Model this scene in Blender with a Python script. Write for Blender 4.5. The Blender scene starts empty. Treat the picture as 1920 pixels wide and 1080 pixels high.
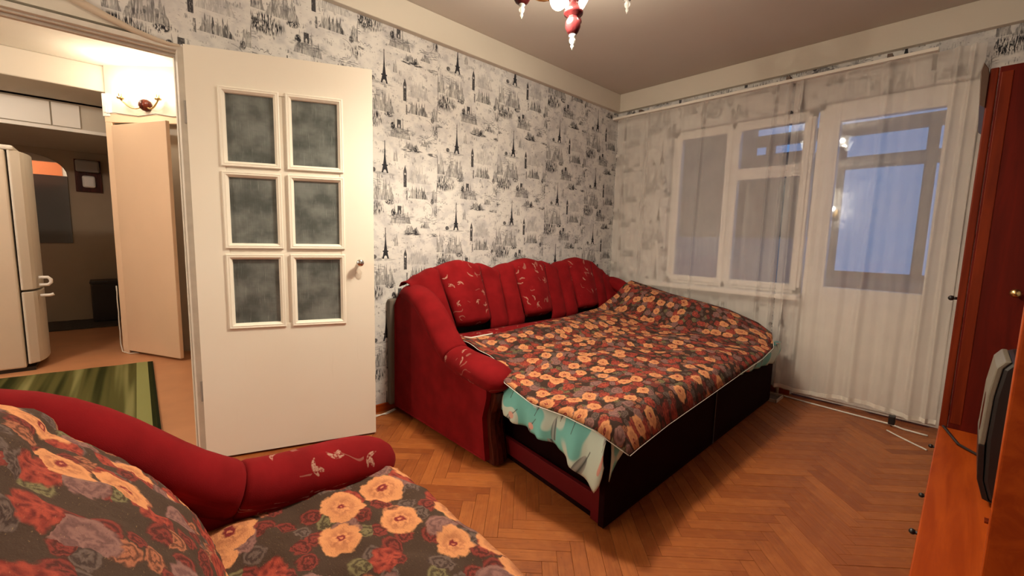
import bpy, bmesh, math, random
from mathutils import Vector, Matrix
random.seed(7)
S = bpy.context.scene
COL = S.collection
sin, cos, pi, sqrt = math.sin, math.cos, math.pi, math.sqrt

# ------------------------------------------------------------------ camera, world, exposure
yaw, pitch, roll = 0.752, -0.114, 0.0256
fw = Vector((sin(yaw)*cos(pitch), cos(yaw)*cos(pitch), sin(pitch)))
rt = Vector((cos(yaw), -sin(yaw), 0)); up = rt.cross(fw)
r2 = rt*cos(roll) + up*sin(roll); u2 = up*cos(roll) - rt*sin(roll)
cam_data = bpy.data.cameras.new('camera'); cam = bpy.data.objects.new('camera', cam_data); COL.objects.link(cam)
M = Matrix((r2, u2, -fw)).transposed().to_4x4(); M.translation = Vector((0, -2.527, 1.133))
cam.matrix_world = M
cam_data.sensor_width = 36; cam_data.lens = 802.34*36/1920; cam_data.clip_start = 0.02
S.camera = cam
W = bpy.data.worlds.new('dusk'); S.world = W; W.use_nodes = True
bg = W.node_tree.nodes['Background']; bg.inputs[0].default_value = (0.19, 0.40, 0.80, 1); bg.inputs[1].default_value = 0.72
S.view_settings.view_transform = 'Standard'; S.view_settings.look = 'None'
S.view_settings.gamma = 1; S.view_settings.use_curve_mapping = False
S.view_settings.exposure = 0.0
LAMP_C = (1, .86, .67)
BULB_W = 20.0      # each of the four arm bulbs
DOWN_W = 34.0     # the chandelier's central downward bulb
WALLLAMP_W = 115.0  # wall lamp on the unseen left wall
SCONCE_W = 3.8
HALL_W = 82.0      # hallway ceiling lamp, left of the view

# ------------------------------------------------------------------ node expressions
class X:
    def __init__(s, nt, o): s.nt, s.o = nt, o
    def _m(s, op, *a):
        n = s.nt.nodes.new('ShaderNodeMath'); n.operation = op
        for i, v in enumerate((s,)+a):
            if isinstance(v, X): s.nt.links.new(v.o, n.inputs[i])
            else: n.inputs[i].default_value = float(v)
        return X(s.nt, n.outputs[0])
    def __add__(s, b): return s._m('ADD', b)
    __radd__ = __add__
    def __sub__(s, b): return s._m('SUBTRACT', b)
    def __rsub__(s, b): return s._m('MULTIPLY', -1)._m('ADD', b)
    def __mul__(s, b): return s._m('MULTIPLY', b)
    __rmul__ = __mul__
    def __truediv__(s, b): return s._m('DIVIDE', b)
    def lt(s, b): return s._m('LESS_THAN', b)
    def gt(s, b): return s._m('GREATER_THAN', b)
    def max(s, b): return s._m('MAXIMUM', b)
    def min(s, b): return s._m('MINIMUM', b)
    def abs(s): return s._m('ABSOLUTE')
    def floor(s): return s._m('FLOOR')
    def fract(s): return s._m('FRACT')
    def cos(s): return s._m('COSINE')
    def sin(s): return s._m('SINE')
    def pow(s, b): return s._m('POWER', b)
    def wrap(s, per): return s._m('WRAP', per/2, -per/2)
    def atan2(s, b): return s._m('ARCTAN2', b)
    def sqrt(s): return s._m('SQRT')
    def step(s, a, b):          # smoothstep a->b : 0->1
        n = s.nt.nodes.new('ShaderNodeMapRange'); n.interpolation_type = 'SMOOTHSTEP'
        s.nt.links.new(s.o, n.inputs[0]); n.inputs[1].default_value = a; n.inputs[2].default_value = b
        return X(s.nt, n.outputs[0])

class Mat:
    def __init__(s, name, col=(.5, .5, .5), rough=.6, metal=0, spec=.5, **kw):
        s.m = bpy.data.materials.new(name); s.m.use_nodes = True; s.nt = s.m.node_tree
        s.b = s.nt.nodes['Principled BSDF']
        s.b.inputs['Base Color'].default_value = (*col, 1); s.b.inputs['Roughness'].default_value = rough
        s.b.inputs['Metallic'].default_value = metal; s.b.inputs['Specular IOR Level'].default_value = spec
        for k, v in kw.items(): s.b.inputs[k].default_value = v
    def uv(s):
        n = s.nt.nodes.new('ShaderNodeTexCoord'); q = s.nt.nodes.new('ShaderNodeSeparateXYZ')
        s.nt.links.new(n.outputs['UV'], q.inputs[0]); return X(s.nt, q.outputs[0]), X(s.nt, q.outputs[1])
    def comb(s, a, b, c=0):
        n = s.nt.nodes.new('ShaderNodeCombineXYZ')
        for i, v in enumerate((a, b, c)):
            if isinstance(v, X): s.nt.links.new(v.o, n.inputs[i])
            else: n.inputs[i].default_value = v
        return n.outputs[0]
    def objcoord(s, scale=(1, 1, 1)):
        n = s.nt.nodes.new('ShaderNodeTexCoord'); mp = s.nt.nodes.new('ShaderNodeMapping')
        s.nt.links.new(n.outputs['Object'], mp.inputs[0]); mp.inputs['Scale'].default_value = scale; return mp.outputs[0]
    def noise(s, vec, scale=1, detail=2, rough=.5, dist=0):
        n = s.nt.nodes.new('ShaderNodeTexNoise'); s.nt.links.new(vec, n.inputs['Vector'])
        n.inputs['Scale'].default_value = scale; n.inputs['Detail'].default_value = detail
        n.inputs['Roughness'].default_value = rough; n.inputs['Distortion'].default_value = dist
        return X(s.nt, n.outputs[0])
    def white(s, vec):
        n = s.nt.nodes.new('ShaderNodeTexWhiteNoise'); n.noise_dimensions = '3D'; s.nt.links.new(vec, n.inputs['Vector'])
        return X(s.nt, n.outputs[0])
    def voro(s, vec, scale, rnd=1):
        n = s.nt.nodes.new('ShaderNodeTexVoronoi'); n.voronoi_dimensions = '2D'; s.nt.links.new(vec, n.inputs['Vector'])
        n.inputs['Scale'].default_value = scale; n.inputs['Randomness'].default_value = rnd
        q = s.nt.nodes.new('ShaderNodeSeparateXYZ'); s.nt.links.new(n.outputs['Position'], q.inputs[0])
        c = s.nt.nodes.new('ShaderNodeSeparateColor'); s.nt.links.new(n.outputs['Color'], c.inputs[0])
        return [X(s.nt, q.outputs[0]), X(s.nt, q.outputs[1])] + [X(s.nt, c.outputs[i]) for i in range(3)]
    def mix(s, f, a, b):
        n = s.nt.nodes.new('ShaderNodeMix'); n.data_type = 'RGBA'
        for i, v in ((0, f), (6, a), (7, b)):
            if isinstance(v, X): s.nt.links.new(v.o, n.inputs[i])
            elif isinstance(v, bpy.types.NodeSocket): s.nt.links.new(v, n.inputs[i])
            elif isinstance(v, tuple): n.inputs[i].default_value = (*v, 1)
            else: n.inputs[i].default_value = v
        return n.outputs[2]
    def color(s, sock): s.nt.links.new(sock, s.b.inputs['Base Color']); return s
    def bump(s, h, strength=.3, dist=.002):
        n = s.nt.nodes.new('ShaderNodeBump'); n.inputs['Strength'].default_value = strength; n.inputs['Distance'].default_value = dist
        s.nt.links.new(h.o, n.inputs['Height']); s.nt.links.new(n.outputs[0], s.b.inputs['Normal']); return s

def plain(name, col, rough=.6, var=.12, sc=6, bump=0, bsc=200, **kw):
    m = Mat(name, col, rough, **kw)
    n = m.noise(m.objcoord(), sc, 3)
    d = tuple(c*(1-var) for c in col); l = tuple(min(1, c*(1+var)) for c in col)
    m.color(m.mix(n, d, l))
    if bump: m.bump(m.noise(m.objcoord(), bsc, 2), bump, .002)
    return m.m

def wood(name, dark, light, rough=.35, sc=1, axis=2):
    m = Mat(name, light, rough, spec=.14)
    s = [14*sc]*3; s[axis] = 1.2*sc
    n = m.noise(m.objcoord(tuple(s)), 2.2, 4, .6, .6)
    m.color(m.mix(n.step(.3, .7), dark, light)); return m.m

def make_wallpaper():
    m = Mat('wallpaper', (.7, .68, .65), .75, spec=.25)
    u, v = m.uv(); T = .53; TU = .538
    k = (u/TU).floor(); v = v - k*.195 + k.gt(1.5)*.137
    sketch = m.noise(m.comb(u*170, v*60), 1, 2, .6)
    strokes = m.noise(m.comb(u*190, v*22), 1, 2, .6)
    hat = m.noise(m.comb(u*30, v*150), 1, 2, .6)
    tone = m.noise(m.comb(u, v), 7, 3)
    dark = None; soft = None
    def loc(u0, v0): return (u-u0).wrap(TU), (v-v0).wrap(T)
    def add(mask):
        nonlocal dark; dark = mask if dark is None else dark.max(mask)
    def adds(mask):
        nonlocal soft; soft = mask if soft is None else soft.max(mask)
    def ell(du, dv, a, b, soft_=.5): return 1 - ((du/a).pow(2) + (dv/b).pow(2)).step(1-soft_, 1+soft_)
    # lattice tower
    du, dv = loc(.16, .165)
    t = (dv/.195)
    hw = .0022 + .021*((1-t).max(0).pow(2.6))
    tow = (du.abs() - hw).step(.0012, -.0012)*dv.gt(0)*dv.lt(.195)
    arch = 1 - ell(du, dv, .011, .020, .3)
    add(tow*arch*(sketch.step(.12, .42)*.35+.65))
    add((du.abs()-.019).lt(0)*(dv-.047).abs().lt(.004))
    adds(ell(du+.02, dv+.004, .085, .008)*hat.step(.35, .6)*.7)
    # small dome beside it
    du, dv = loc(.085, .178)
    add(ell(du, dv, .015, .014, .2)*strokes.step(.25, .5)*.9)
    # clock tower
    du, dv = loc(.298, .092)
    hw = (.011 - ((dv-.10).max(0))*.30).max(.0008)
    ct = (du.abs() - hw).step(.001, -.001)*dv.gt(0)*dv.lt(.136)
    face = 1 - ell(du, dv-.083, .0055, .0065, .2)
    add(ct*face*(sketch.step(.2, .5)*.45+.5))
    du, dv = loc(.310, .012); add((du.abs()-.005).lt(0)*dv.gt(0)*dv.lt(.06)*sketch.step(.3, .5)*.8)
    # skylines of narrow columns, some with spires
    def skyline(u0, v0, wd, ht, cw, amt, seed, tgt):
        du, dv = loc(u0, v0)
        c = (du/cw).floor(); r = m.white(m.comb(c, seed, 3.1)); fr = ((du/cw)-c-.5).abs()*2
        env = 1-((du/(wd/2)).abs()).step(.55, 1.05)
        h = ht*env*(.35+.65*r)
        top = h*(1.12-.45*fr*r)
        mask = (dv-top).step(.002, -.004)*dv.gt(0)*du.abs().lt(wd/2)
        q = mask*strokes.step(.36-.1*amt, .55)*amt*(m.white(m.comb(c, seed, 9.7))*.5+.5)
        tgt(q)
    skyline(.395, .125, .165, .115, .011, .50, 1, adds)
    skyline(.395, .025, .150, .085, .010, .95, 2, add)
    skyline(.145, .000, .165, .125, .013, .72, 3, add)
    skyline(.265, -.140, .150, .120, .012, .80, 4, add)
    skyline(.545, .010, .110, .145, .012, .70, 5, add)
    skyline(.345, -.195, .120, .045, .010, .95, 6, add)
    skyline(.232, .245, .030, .100, .008, .75, 7, add)
    skyline(.445, -.165, .075, .045, .009, .85, 8, add)
    # brush trees
    du, dv = loc(.595, -.048)
    add(ell(du, dv, .092, .050, .45)*strokes.step(.44, .58)*1.0)
    add(ell(du+.02, dv+.012, .06, .03, .5)*sketch.step(.45, .6)*1.0)
    du, dv = loc(.16+.03, -.01); add(ell(du, dv, .03, .016, .4)*sketch.step(.4, .55))
    # dark block (triumphal arch) with shading
    du, dv = loc(.257, -.055)
    add((du.abs()-.013).step(.002, -.002)*(dv.abs()-.026).step(.002, -.002)*(1-ell(du, dv+.016, .005, .014, .2))*(sketch.step(.2, .5)*.3+.65))
    du, dv = loc(.215, -.072); add(ell(du, dv, .015, .022, .4)*sketch.step(.35, .5))
    du, dv = loc(.50, .015); add(ell(du, dv, .013, .02, .4)*sketch.step(.35, .5)*.9)
    du, dv = loc(.27, -.095); adds(ell(du, dv, .095, .022, .5)*hat.step(.4, .6)*.75)
    # ship hulls
    du, dv = loc(.350, -.205); add(ell(du, dv, .075, .010, .4)*hat.step(.38, .55)*.95)
    du, dv = loc(.372, -.195); add(ell(du, dv, .014, .015, .3)*sketch.step(.25, .5))
    du, dv = loc(.52, -.210); add(ell(du, dv, .058, .011, .4)*hat.step(.42, .56)*.85)
    # water hatching, swirls and handwriting-like squiggle
    du, dv = loc(.48, -.115); adds(ell(du, dv, .10, .025, .4)*hat.step(.5, .58)*.8)
    du, dv = loc(.10, .105); adds(ell(du, dv, .055, .03, .4)*hat.step(.5, .58)*.7)
    du, dv = loc(.575, -.175-.004)
    sq = (dv - (du*260).sin()*.006 + du*.10 - (du*610).cos()*.002).abs()
    adds(sq.lt(.0018)*du.abs().lt(.05)*.95)
    du, dv = loc(.44, -.03); rr = ((du-.01).pow(2)+(dv+.02).pow(2)).sqrt()
    adds((rr-.055).abs().lt(.0016)*du.gt(.01)*.7)
    dens = m.noise(m.comb(u*1.0, v*1.3), 21, 2, .5)
    adds(dens.step(.56, .64)*strokes.step(.46, .58)*.75); adds((dens-.47).abs().step(.035, .015)*hat.step(.58, .66)*.6)
    wash = tone.step(.46, .66)*.5
    base = m.mix(wash, (.71, .695, .665), (.44, .43, .44))
    halo = (m.noise(m.comb(u, v), 16, 2)).step(.48, .66)*.40
    base = m.mix(halo, base, (.42, .42, .45))
    c = m.mix(soft.min(1)*.92, base, (.13, .13, .145))
    c = m.mix(dark.min(1)*1.0, c, (.022, .022, .028))
    m.color(c); return m.m

def make_floral(name, cell=.105, bgc=(.040, .021, .015), bright=1.0):
    m = Mat(name, bgc, .85, spec=.2)
    u, v = m.uv()
    warp = m.noise(m.comb(u, v), 16, 2); warp2 = m.noise(m.comb(v+3.3, u), 16, 2)
    f1 = m.noise(m.comb(u, v), 85, 2); f2 = m.noise(m.comb(v+1.7, u), 85, 2)
    uu, vv = u + (warp-.5)*.026 + (f1-.5)*.013, v + (warp2-.5)*.026 + (f2-.5)*.013
    b = bright
    def flowers(cellsz, rnd, R0, seedu):
        vec = m.comb(uu+seedu, vv)
        px, py, ra, rb, rc = m.voro(vec, 1/cellsz, rnd)
        dx, dy = uu+seedu-px, vv-py
        rad = (dx.pow(2)+dy.pow(2)).sqrt(); th = dy.atan2(dx)
        lob = ((th*3.5 + rb*6.3).cos()).abs()*.6 + ((th*2 + rc*6.3).cos()).abs()*.4
        R = R0*(.80+.22*lob)*(.75+.35*rc)
        msk = (rad - R).step(.0035, -.0035)
        q = rad/R
        petal = ((th*7 + q*5 + rc*20).sin()*.5+.5)*(q.step(.15, .5))
        ring = ((q*11 + lob*2.8 + (f1-.5)*9).sin()*.5+.5)
        return msk, q, ra, rb, rc, petal, ring
    # small filler blossoms and leaves
    fm, fq, fa, fb, fc, fp, fr = flowers(cell*.42, .95, cell*.23, 4.7)
    leaf = m.mix(fb.gt(.45), (.17*b, .030*b, .022*b), (.11*b, .075*b, .062*b))
    leaf = m.mix(fb.gt(.72), leaf, (.30*b, .105*b, .055*b))
    leaf = m.mix(fb.gt(.88), leaf, (.15*b, .125*b, .060*b))
    leaf = m.mix(fr*.75, leaf, (.032, .014, .011))
    c = m.mix(fm*fa.gt(.12), bgc, leaf)
    # red mid flowers
    rm, rq, ra, rb, rc, rp, rr = flowers(cell*.80, .85, cell*.36, 9.1)
    red = m.mix(rp*.5+rr*.35, (.30*b, .050*b, .030*b), (.075*b, .010*b, .010*b))
    red = m.mix(rb.gt(.62), red, m.mix(rr*.6, (.20*b, .10*b, .085*b), (.07*b, .03*b, .03*b)))
    c = m.mix(rm*ra.gt(.30), c, red)
    # large peach flowers
    pm, pq, pa, pb, pc, pp_, pr = flowers(cell*1.18, .80, cell*.46, 1.3)
    pe = m.mix((pp_*.22+pr*.50)*pq.step(1.05, .25), (.52*b, .225*b, .095*b), (.20*b, .050*b, .030*b))
    pe = m.mix(pq.step(.30, .16), pe, (.16*b, .020*b, .020*b))
    pe = m.mix(pq.step(.10, .05), pe, (.45*b, .16*b, .08*b))
    c = m.mix(pm*pa.gt(.36), c, pe)
    gl = m.noise(m.comb(u*1.0, v*2.4), 130, 3, .7)
    c = m.mix(gl.step(.62, .74)*.30, c, (.55*b, .36*b, .16*b)); c = m.mix(gl.step(.42, .30)*.40, c, (.030, .012, .010))
    m.color(c)
    m.bump(m.noise(m.comb(u, v), 420, 2) + pr*.6*pm + gl, .45, .0018)
    return m.m

def make_red(name, sprig):
    col = (.235, .0075, .012)
    m = Mat(name, col, .9, spec=.12); u, v = m.uv()
    n = m.noise(m.comb(u, v), 9, 3); f = m.noise(m.comb(u*1.0, v*3), 260, 2)
    c = m.mix(n.step(.25, .75), (.155, .0036, .005), (.225, .0065, .009))
    if sprig:
        px, py, ra, rb, rc = m.voro(m.comb(u, v), 1/.080, .9)
        dx, dy = u-px, v-py; a = rb*6.28
        ex, ey = dx*a.cos()+dy*a.sin(), dy*a.cos()-dx*a.sin()
        leaf = 1-((ex/.024).pow(2)+((ey-ex*ex*16)/.0060).pow(2)).step(.7, 1.2)
        e2 = ex*.5+ey*.866; f2 = ey*.5-ex*.866
        leaf2 = 1-(((e2-.012)/.017).pow(2)+(f2/.006).pow(2)).step(.7, 1.2)
        fleck = m.noise(m.comb(u, v), 150, 2).step(.35, .6)
        msk = leaf.max(leaf2*rc.gt(.4))*ra.gt(.60)*fleck
        vine = (m.noise(m.comb(u, v), 7, 1)-.5).abs().step(.010, .004)*m.noise(m.comb(u+7, v), 11, 1).gt(.56)*.35
        c = m.mix(msk.max(vine)*.9, c, (.46, .27, .20))
    m.color(c); m.bump(f, .35, .002)
    m.b.inputs['Sheen Weight'].default_value = .04; m.b.inputs['Sheen Tint'].default_value = (.7, .2, .2, 1)
    return m.m

def make_sheet():
    m = Mat('turquoise_print', (.2, .55, .5), .8); u, v = m.uv()
    n = m.noise(m.comb(u, v), 4.5, 1)
    c = m.mix(n.step(.50, .52), (.20, .60, .55), (.62, .76, .66))
    px, py, ra, rb, rc = m.voro(m.comb(u, v), 7, .9); dx, dy = u-px, v-py
    a = rb*1.2+.9; ex, ey = dx*a.cos()+dy*a.sin(), dy*a.cos()-dx*a.sin()
    lf = 1-((ex/.062).pow(2)+(ey/.016).pow(2)).step(.8, 1.1)
    c = m.mix(lf*ra.gt(.55)*.85, c, m.mix((ey*300).sin()*.5+.5, (.10, .12, .12), (.40, .42, .40)))
    st = (ey+.004).abs().step(.003, .001)*ex.abs().lt(.09)*ra.gt(.35)
    c = m.mix(st*.8, c, (.06, .08, .08))
    pk = 1-(((dx-.02)/.02).pow(2)+((dy-.03)/.018).pow(2)).step(.8, 1.1)
    c = m.mix(pk*rc.gt(.6), c, (.75, .42, .34))
    m.color(c); return m.m

def make_parquet():
    m = Mat('parquet_oak', (.3, .12, .04), .42, spec=.4)
    oi = m.nt.nodes.new('ShaderNodeObjectInfo'); r = X(m.nt, oi.outputs['Random'])
    u, v = m.uv()
    g = m.noise(m.comb(u*9 + r*31, v*110, 0), 1, 3, .6, .4)
    blot = m.noise(m.comb(u, v), 14, 2)
    a = m.mix(r, (.27, .070, .015), (.42, .130, .030))
    c = m.mix(g.step(.35, .8)*.45, a, (.16, .036, .010))
    w = m.noise(m.objcoord(), 3.1, 3)
    c = m.mix(blot.step(.50, .75)*.40, c, (.50, .19, .055)); c = m.mix(m.noise(m.objcoord(), 5, 4, .6).step(.48, .72)*.45, c, (.15, .034, .010))
    c = m.mix(m.noise(m.comb(u*40+r*9, v*160), 1, 2).step(.66, .80)*.55, c, (.06, .018, .008)); c = m.mix(m.noise(m.comb(u*3+r*5, v*40), 1, 3).step(.56, .75)*.40, c, (.16, .040, .012))
    m.color(c); rr = m.noise(m.comb(u+r*3, v), 20, 2)
    m.nt.links.new((rr*.25+.33).o, m.b.inputs['Roughness'])
    m.bump(g, .15, .001); return m.m

def make_sheer():
    m = bpy.data.materials.new('sheer_tulle'); m.use_nodes = True; nt = m.node_tree; nt.nodes.clear()
    out = nt.nodes.new('ShaderNodeOutputMaterial'); mx = nt.nodes.new('ShaderNodeMixShader'); ad = nt.nodes.new('ShaderNodeMixShader')
    tr = nt.nodes.new('ShaderNodeBsdfTransparent'); df = nt.nodes.new('ShaderNodeBsdfDiffuse'); tl = nt.nodes.new('ShaderNodeBsdfTranslucent')
    df.inputs[0].default_value = (.95, .89, .81, 1); tl.inputs[0].default_value = (.80, .78, .78, 1)
    tc = nt.nodes.new('ShaderNodeTexCoord'); n = nt.nodes.new('ShaderNodeTexNoise'); n.inputs['Scale'].default_value = 5
    nt.links.new(tc.outputs['UV'], n.inputs['Vector'])
    mr = nt.nodes.new('ShaderNodeMapRange'); mr.inputs[3].default_value = .38; mr.inputs[4].default_value = .50
    nt.links.new(n.outputs[0], mr.inputs[0]); nt.links.new(mr.outputs[0], mx.inputs[0])
    ad.inputs[0].default_value = .28
    nt.links.new(df.outputs[0], ad.inputs[1]); nt.links.new(tl.outputs[0], ad.inputs[2])
    nt.links.new(tr.outputs[0], mx.inputs[1]); nt.links.new(ad.outputs[0], mx.inputs[2]); nt.links.new(mx.outputs[0], out.inputs[0])
    return m

def make_glass(name='window_glass', tint=(.92, .96, 1), refl=.10, rough=.02):
    m = bpy.data.materials.new(name); m.use_nodes = True; nt = m.node_tree; nt.nodes.clear()
    out = nt.nodes.new('ShaderNodeOutputMaterial'); mx = nt.nodes.new('ShaderNodeMixShader')
    tr = nt.nodes.new('ShaderNodeBsdfTransparent'); tr.inputs[0].default_value = (*tint, 1)
    gl = nt.nodes.new('ShaderNodeBsdfGlossy'); gl.inputs[1].default_value = rough
    n = nt.nodes.new('ShaderNodeTexNoise'); n.inputs['Scale'].default_value = 3
    bp = nt.nodes.new('ShaderNodeBump'); bp.inputs['Strength'].default_value = .04; nt.links.new(n.outputs[0], bp.inputs['Height'])
    nt.links.new(bp.outputs[0], gl.inputs['Normal'])
    mx.inputs[0].default_value = refl
    nt.links.new(tr.outputs[0], mx.inputs[1]); nt.links.new(gl.outputs[0], mx.inputs[2]); nt.links.new(mx.outputs[0], out.inputs[0])
    return m

def emit(name, col, st):
    m = Mat(name, col); m.b.inputs['Emission Color'].default_value = (*col, 1); m.b.inputs['Emission Strength'].default_value = st
    return m.m

def lit_glass(name, col, st, tr):
    m = bpy.data.materials.new(name); m.use_nodes = True; nt = m.node_tree; nt.nodes.clear()
    out = nt.nodes.new('ShaderNodeOutputMaterial'); mx = nt.nodes.new('ShaderNodeMixShader'); t = nt.nodes.new('ShaderNodeBsdfTransparent')
    e = nt.nodes.new('ShaderNodeEmission'); e.inputs[0].default_value = (*col, 1); e.inputs[1].default_value = st
    mx.inputs[0].default_value = 1-tr
    nt.links.new(t.outputs[0], mx.inputs[1]); nt.links.new(e.outputs[0], mx.inputs[2]); nt.links.new(mx.outputs[0], out.inputs[0])
    return m

def make_frost():
    m = Mat('reeded_glass', (.12, .135, .125), .22, spec=.6); u, v = m.uv()
    a = m.noise(m.comb(u*160, v*9), 1, 3, .7); b = m.noise(m.comb(u*10, v*120), 1, 3, .7); n = m.noise(m.comb(u, v), 9, 3)
    c = m.mix(n.step(.3, .72), (.085, .098, .092), (.215, .235, .222))
    c = m.mix(a.step(.55, .8)*.55, c, (.36, .39, .37)); c = m.mix(b.step(.58, .8)*.4, c, (.03, .035, .035))
    m.color(c); m.bump(a*.7+b*.5, .5, .003); m.b.inputs['Transmission Weight'].default_value = .12
    return m.m

def make_doorpaint():
    m = Mat('door_enamel', (.82, .77, .67), .46, spec=.4)
    n = m.noise(m.objcoord(), 2.5, 3); s = m.noise(m.objcoord((14, 14, 1)), 3, 2)
    c = m.mix(n, (.82, .75, .63), (.86, .82, .73)); m.color(m.mix(s.step(.68, .8)*.15, c, (.5, .42, .33)))
    m.bump(m.noise(m.objcoord((1, 1, .5)), 18, 2), .12, .004); return m.m

def make_rug():
    m = Mat('green_stripes', (.1, .12, .02), .95, spec=.1); u, v = m.uv()
    n = m.noise(m.comb(u*7.5, v*.2), 1, 2, .6)
    c = m.mix(n.step(.38, .50), (.022, .026, .006), (.10, .095, .028)); c = m.mix(n.step(.52, .62), c, (.26, .25, .10))
    c = m.mix((u-.83).abs().lt(.035), c, (.30, .31, .12)); c = m.mix(u.gt(.885), c, (.015, .018, .006))
    m.color(c); m.bump(m.noise(m.comb(u, v), 300, 1), .5, .003); return m.m

MT = dict(
    wallpaper=make_wallpaper(), floral=make_floral('floral_bedspread', .088, bright=1.15), floral2=make_floral('floral_throw', .118, bgc=(.066, .038, .025), bright=1.3),
    red=make_red('red_chenille', False), sprig=make_red('red_sprig_chenille', True), sheet=make_sheet(), parquet=make_parquet(),
    sheer=make_sheer(), glass=make_glass(), frost=make_frost(), doorpaint=make_doorpaint(), rug=make_rug(),
    plaster=plain('cream_plaster', (.66, .61, .52), .8, .05, 3, .1, 90), ceil=plain('ceiling_whitewash', (.60, .55, .49), .9, .06, 2, .1, 60),
    hallw=plain('hall_plaster', (.62, .56, .47), .8, .05, 3), hallceil=plain('hall_ceiling', (.80, .76, .68), .85, .03),
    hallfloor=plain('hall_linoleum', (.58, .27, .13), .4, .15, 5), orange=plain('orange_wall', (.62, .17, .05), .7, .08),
    white=plain('white_enamel', (.88, .84, .78), .35, .04, 4), framep=plain('old_white_paint', (.66, .62, .55), .45, .14, 22, .25, 60),
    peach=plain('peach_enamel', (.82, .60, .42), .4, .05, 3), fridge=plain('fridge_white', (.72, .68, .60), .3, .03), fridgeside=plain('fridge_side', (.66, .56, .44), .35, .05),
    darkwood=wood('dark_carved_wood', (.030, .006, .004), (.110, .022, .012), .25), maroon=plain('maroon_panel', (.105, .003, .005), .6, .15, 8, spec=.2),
    maroondark=plain('maroon_cloth', (.012, .0010, .0012), .9, .2, 10, spec=.08), cherry=wood('cherry_veneer', (.105, .011, .002), (.165, .021, .004), .5),
    cherrytop=wood('cherry_top', (.25, .034, .003), (.35, .058, .006), .45, axis=0), cherryred=wood('cherry_red', (.070, .004, .001), (.105, .006, .0015), .6),
    black=plain('black_plastic', (.012, .011, .011), .35, .2), screen=Mat('tv_screen', (.004, .004, .004), .08).m, silver=plain('silver_plastic', (.16, .145, .11), .35, .05),
    brass=Mat('brass', (.62, .45, .20), .28, 1).m, chrome=Mat('chrome', (.75, .74, .7), .18, 1).m, crystal=Mat('clear_finial', (.85, .85, .82), .06, 0, .8, **{'Transmission Weight': .55}).m,
    chwood=wood('burgundy_turned_wood', (.040, .006, .007), (.10, .016, .017), .2), shade=lit_glass('lit_shade', (1, .90, .72), 9.0, .72), bulb=lit_glass('bulb', (1, .86, .62), 60, .75),
    cable=plain('white_cable', (.72, .68, .60), .5, .05), greyback=plain('back_board', (.14, .115, .09), .8, .15), mattress=plain('mattress_grey', (.4, .38, .36), .9),
    mirror=Mat('mirror', (.75, .75, .75), .03, 1).m, darkgrey=plain('dark_grey_panel', (.10, .095, .085), .7, .12), brown=plain('brown_board', (.135, .095, .075), .6, .15),
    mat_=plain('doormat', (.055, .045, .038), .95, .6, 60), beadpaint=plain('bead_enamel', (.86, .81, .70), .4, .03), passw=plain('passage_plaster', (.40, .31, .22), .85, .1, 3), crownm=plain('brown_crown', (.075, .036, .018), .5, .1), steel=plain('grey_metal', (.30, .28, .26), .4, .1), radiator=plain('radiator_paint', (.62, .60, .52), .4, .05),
    curl=plain('wallpaper_back', (.58, .48, .37), .85, .08), bluepane=make_glass('balcony_glass', (.75, .85, 1), .05), track=plain('white_track', (.82, .78, .70), .4, .03),
    balc=plain('balcony_paint', (.30, .27, .25), .7, .1), bluew=plain('pale_blue_board', (.30, .40, .55), .7, .1), leafm=plain('tree_foliage', (.03, .045, .02), .9, .4), haze=plain('far_facade', (.35, .38, .42), .9, .1),
    cream2=plain('pale_kitchen_wall', (.75, .62, .42), .7, .05))

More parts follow.
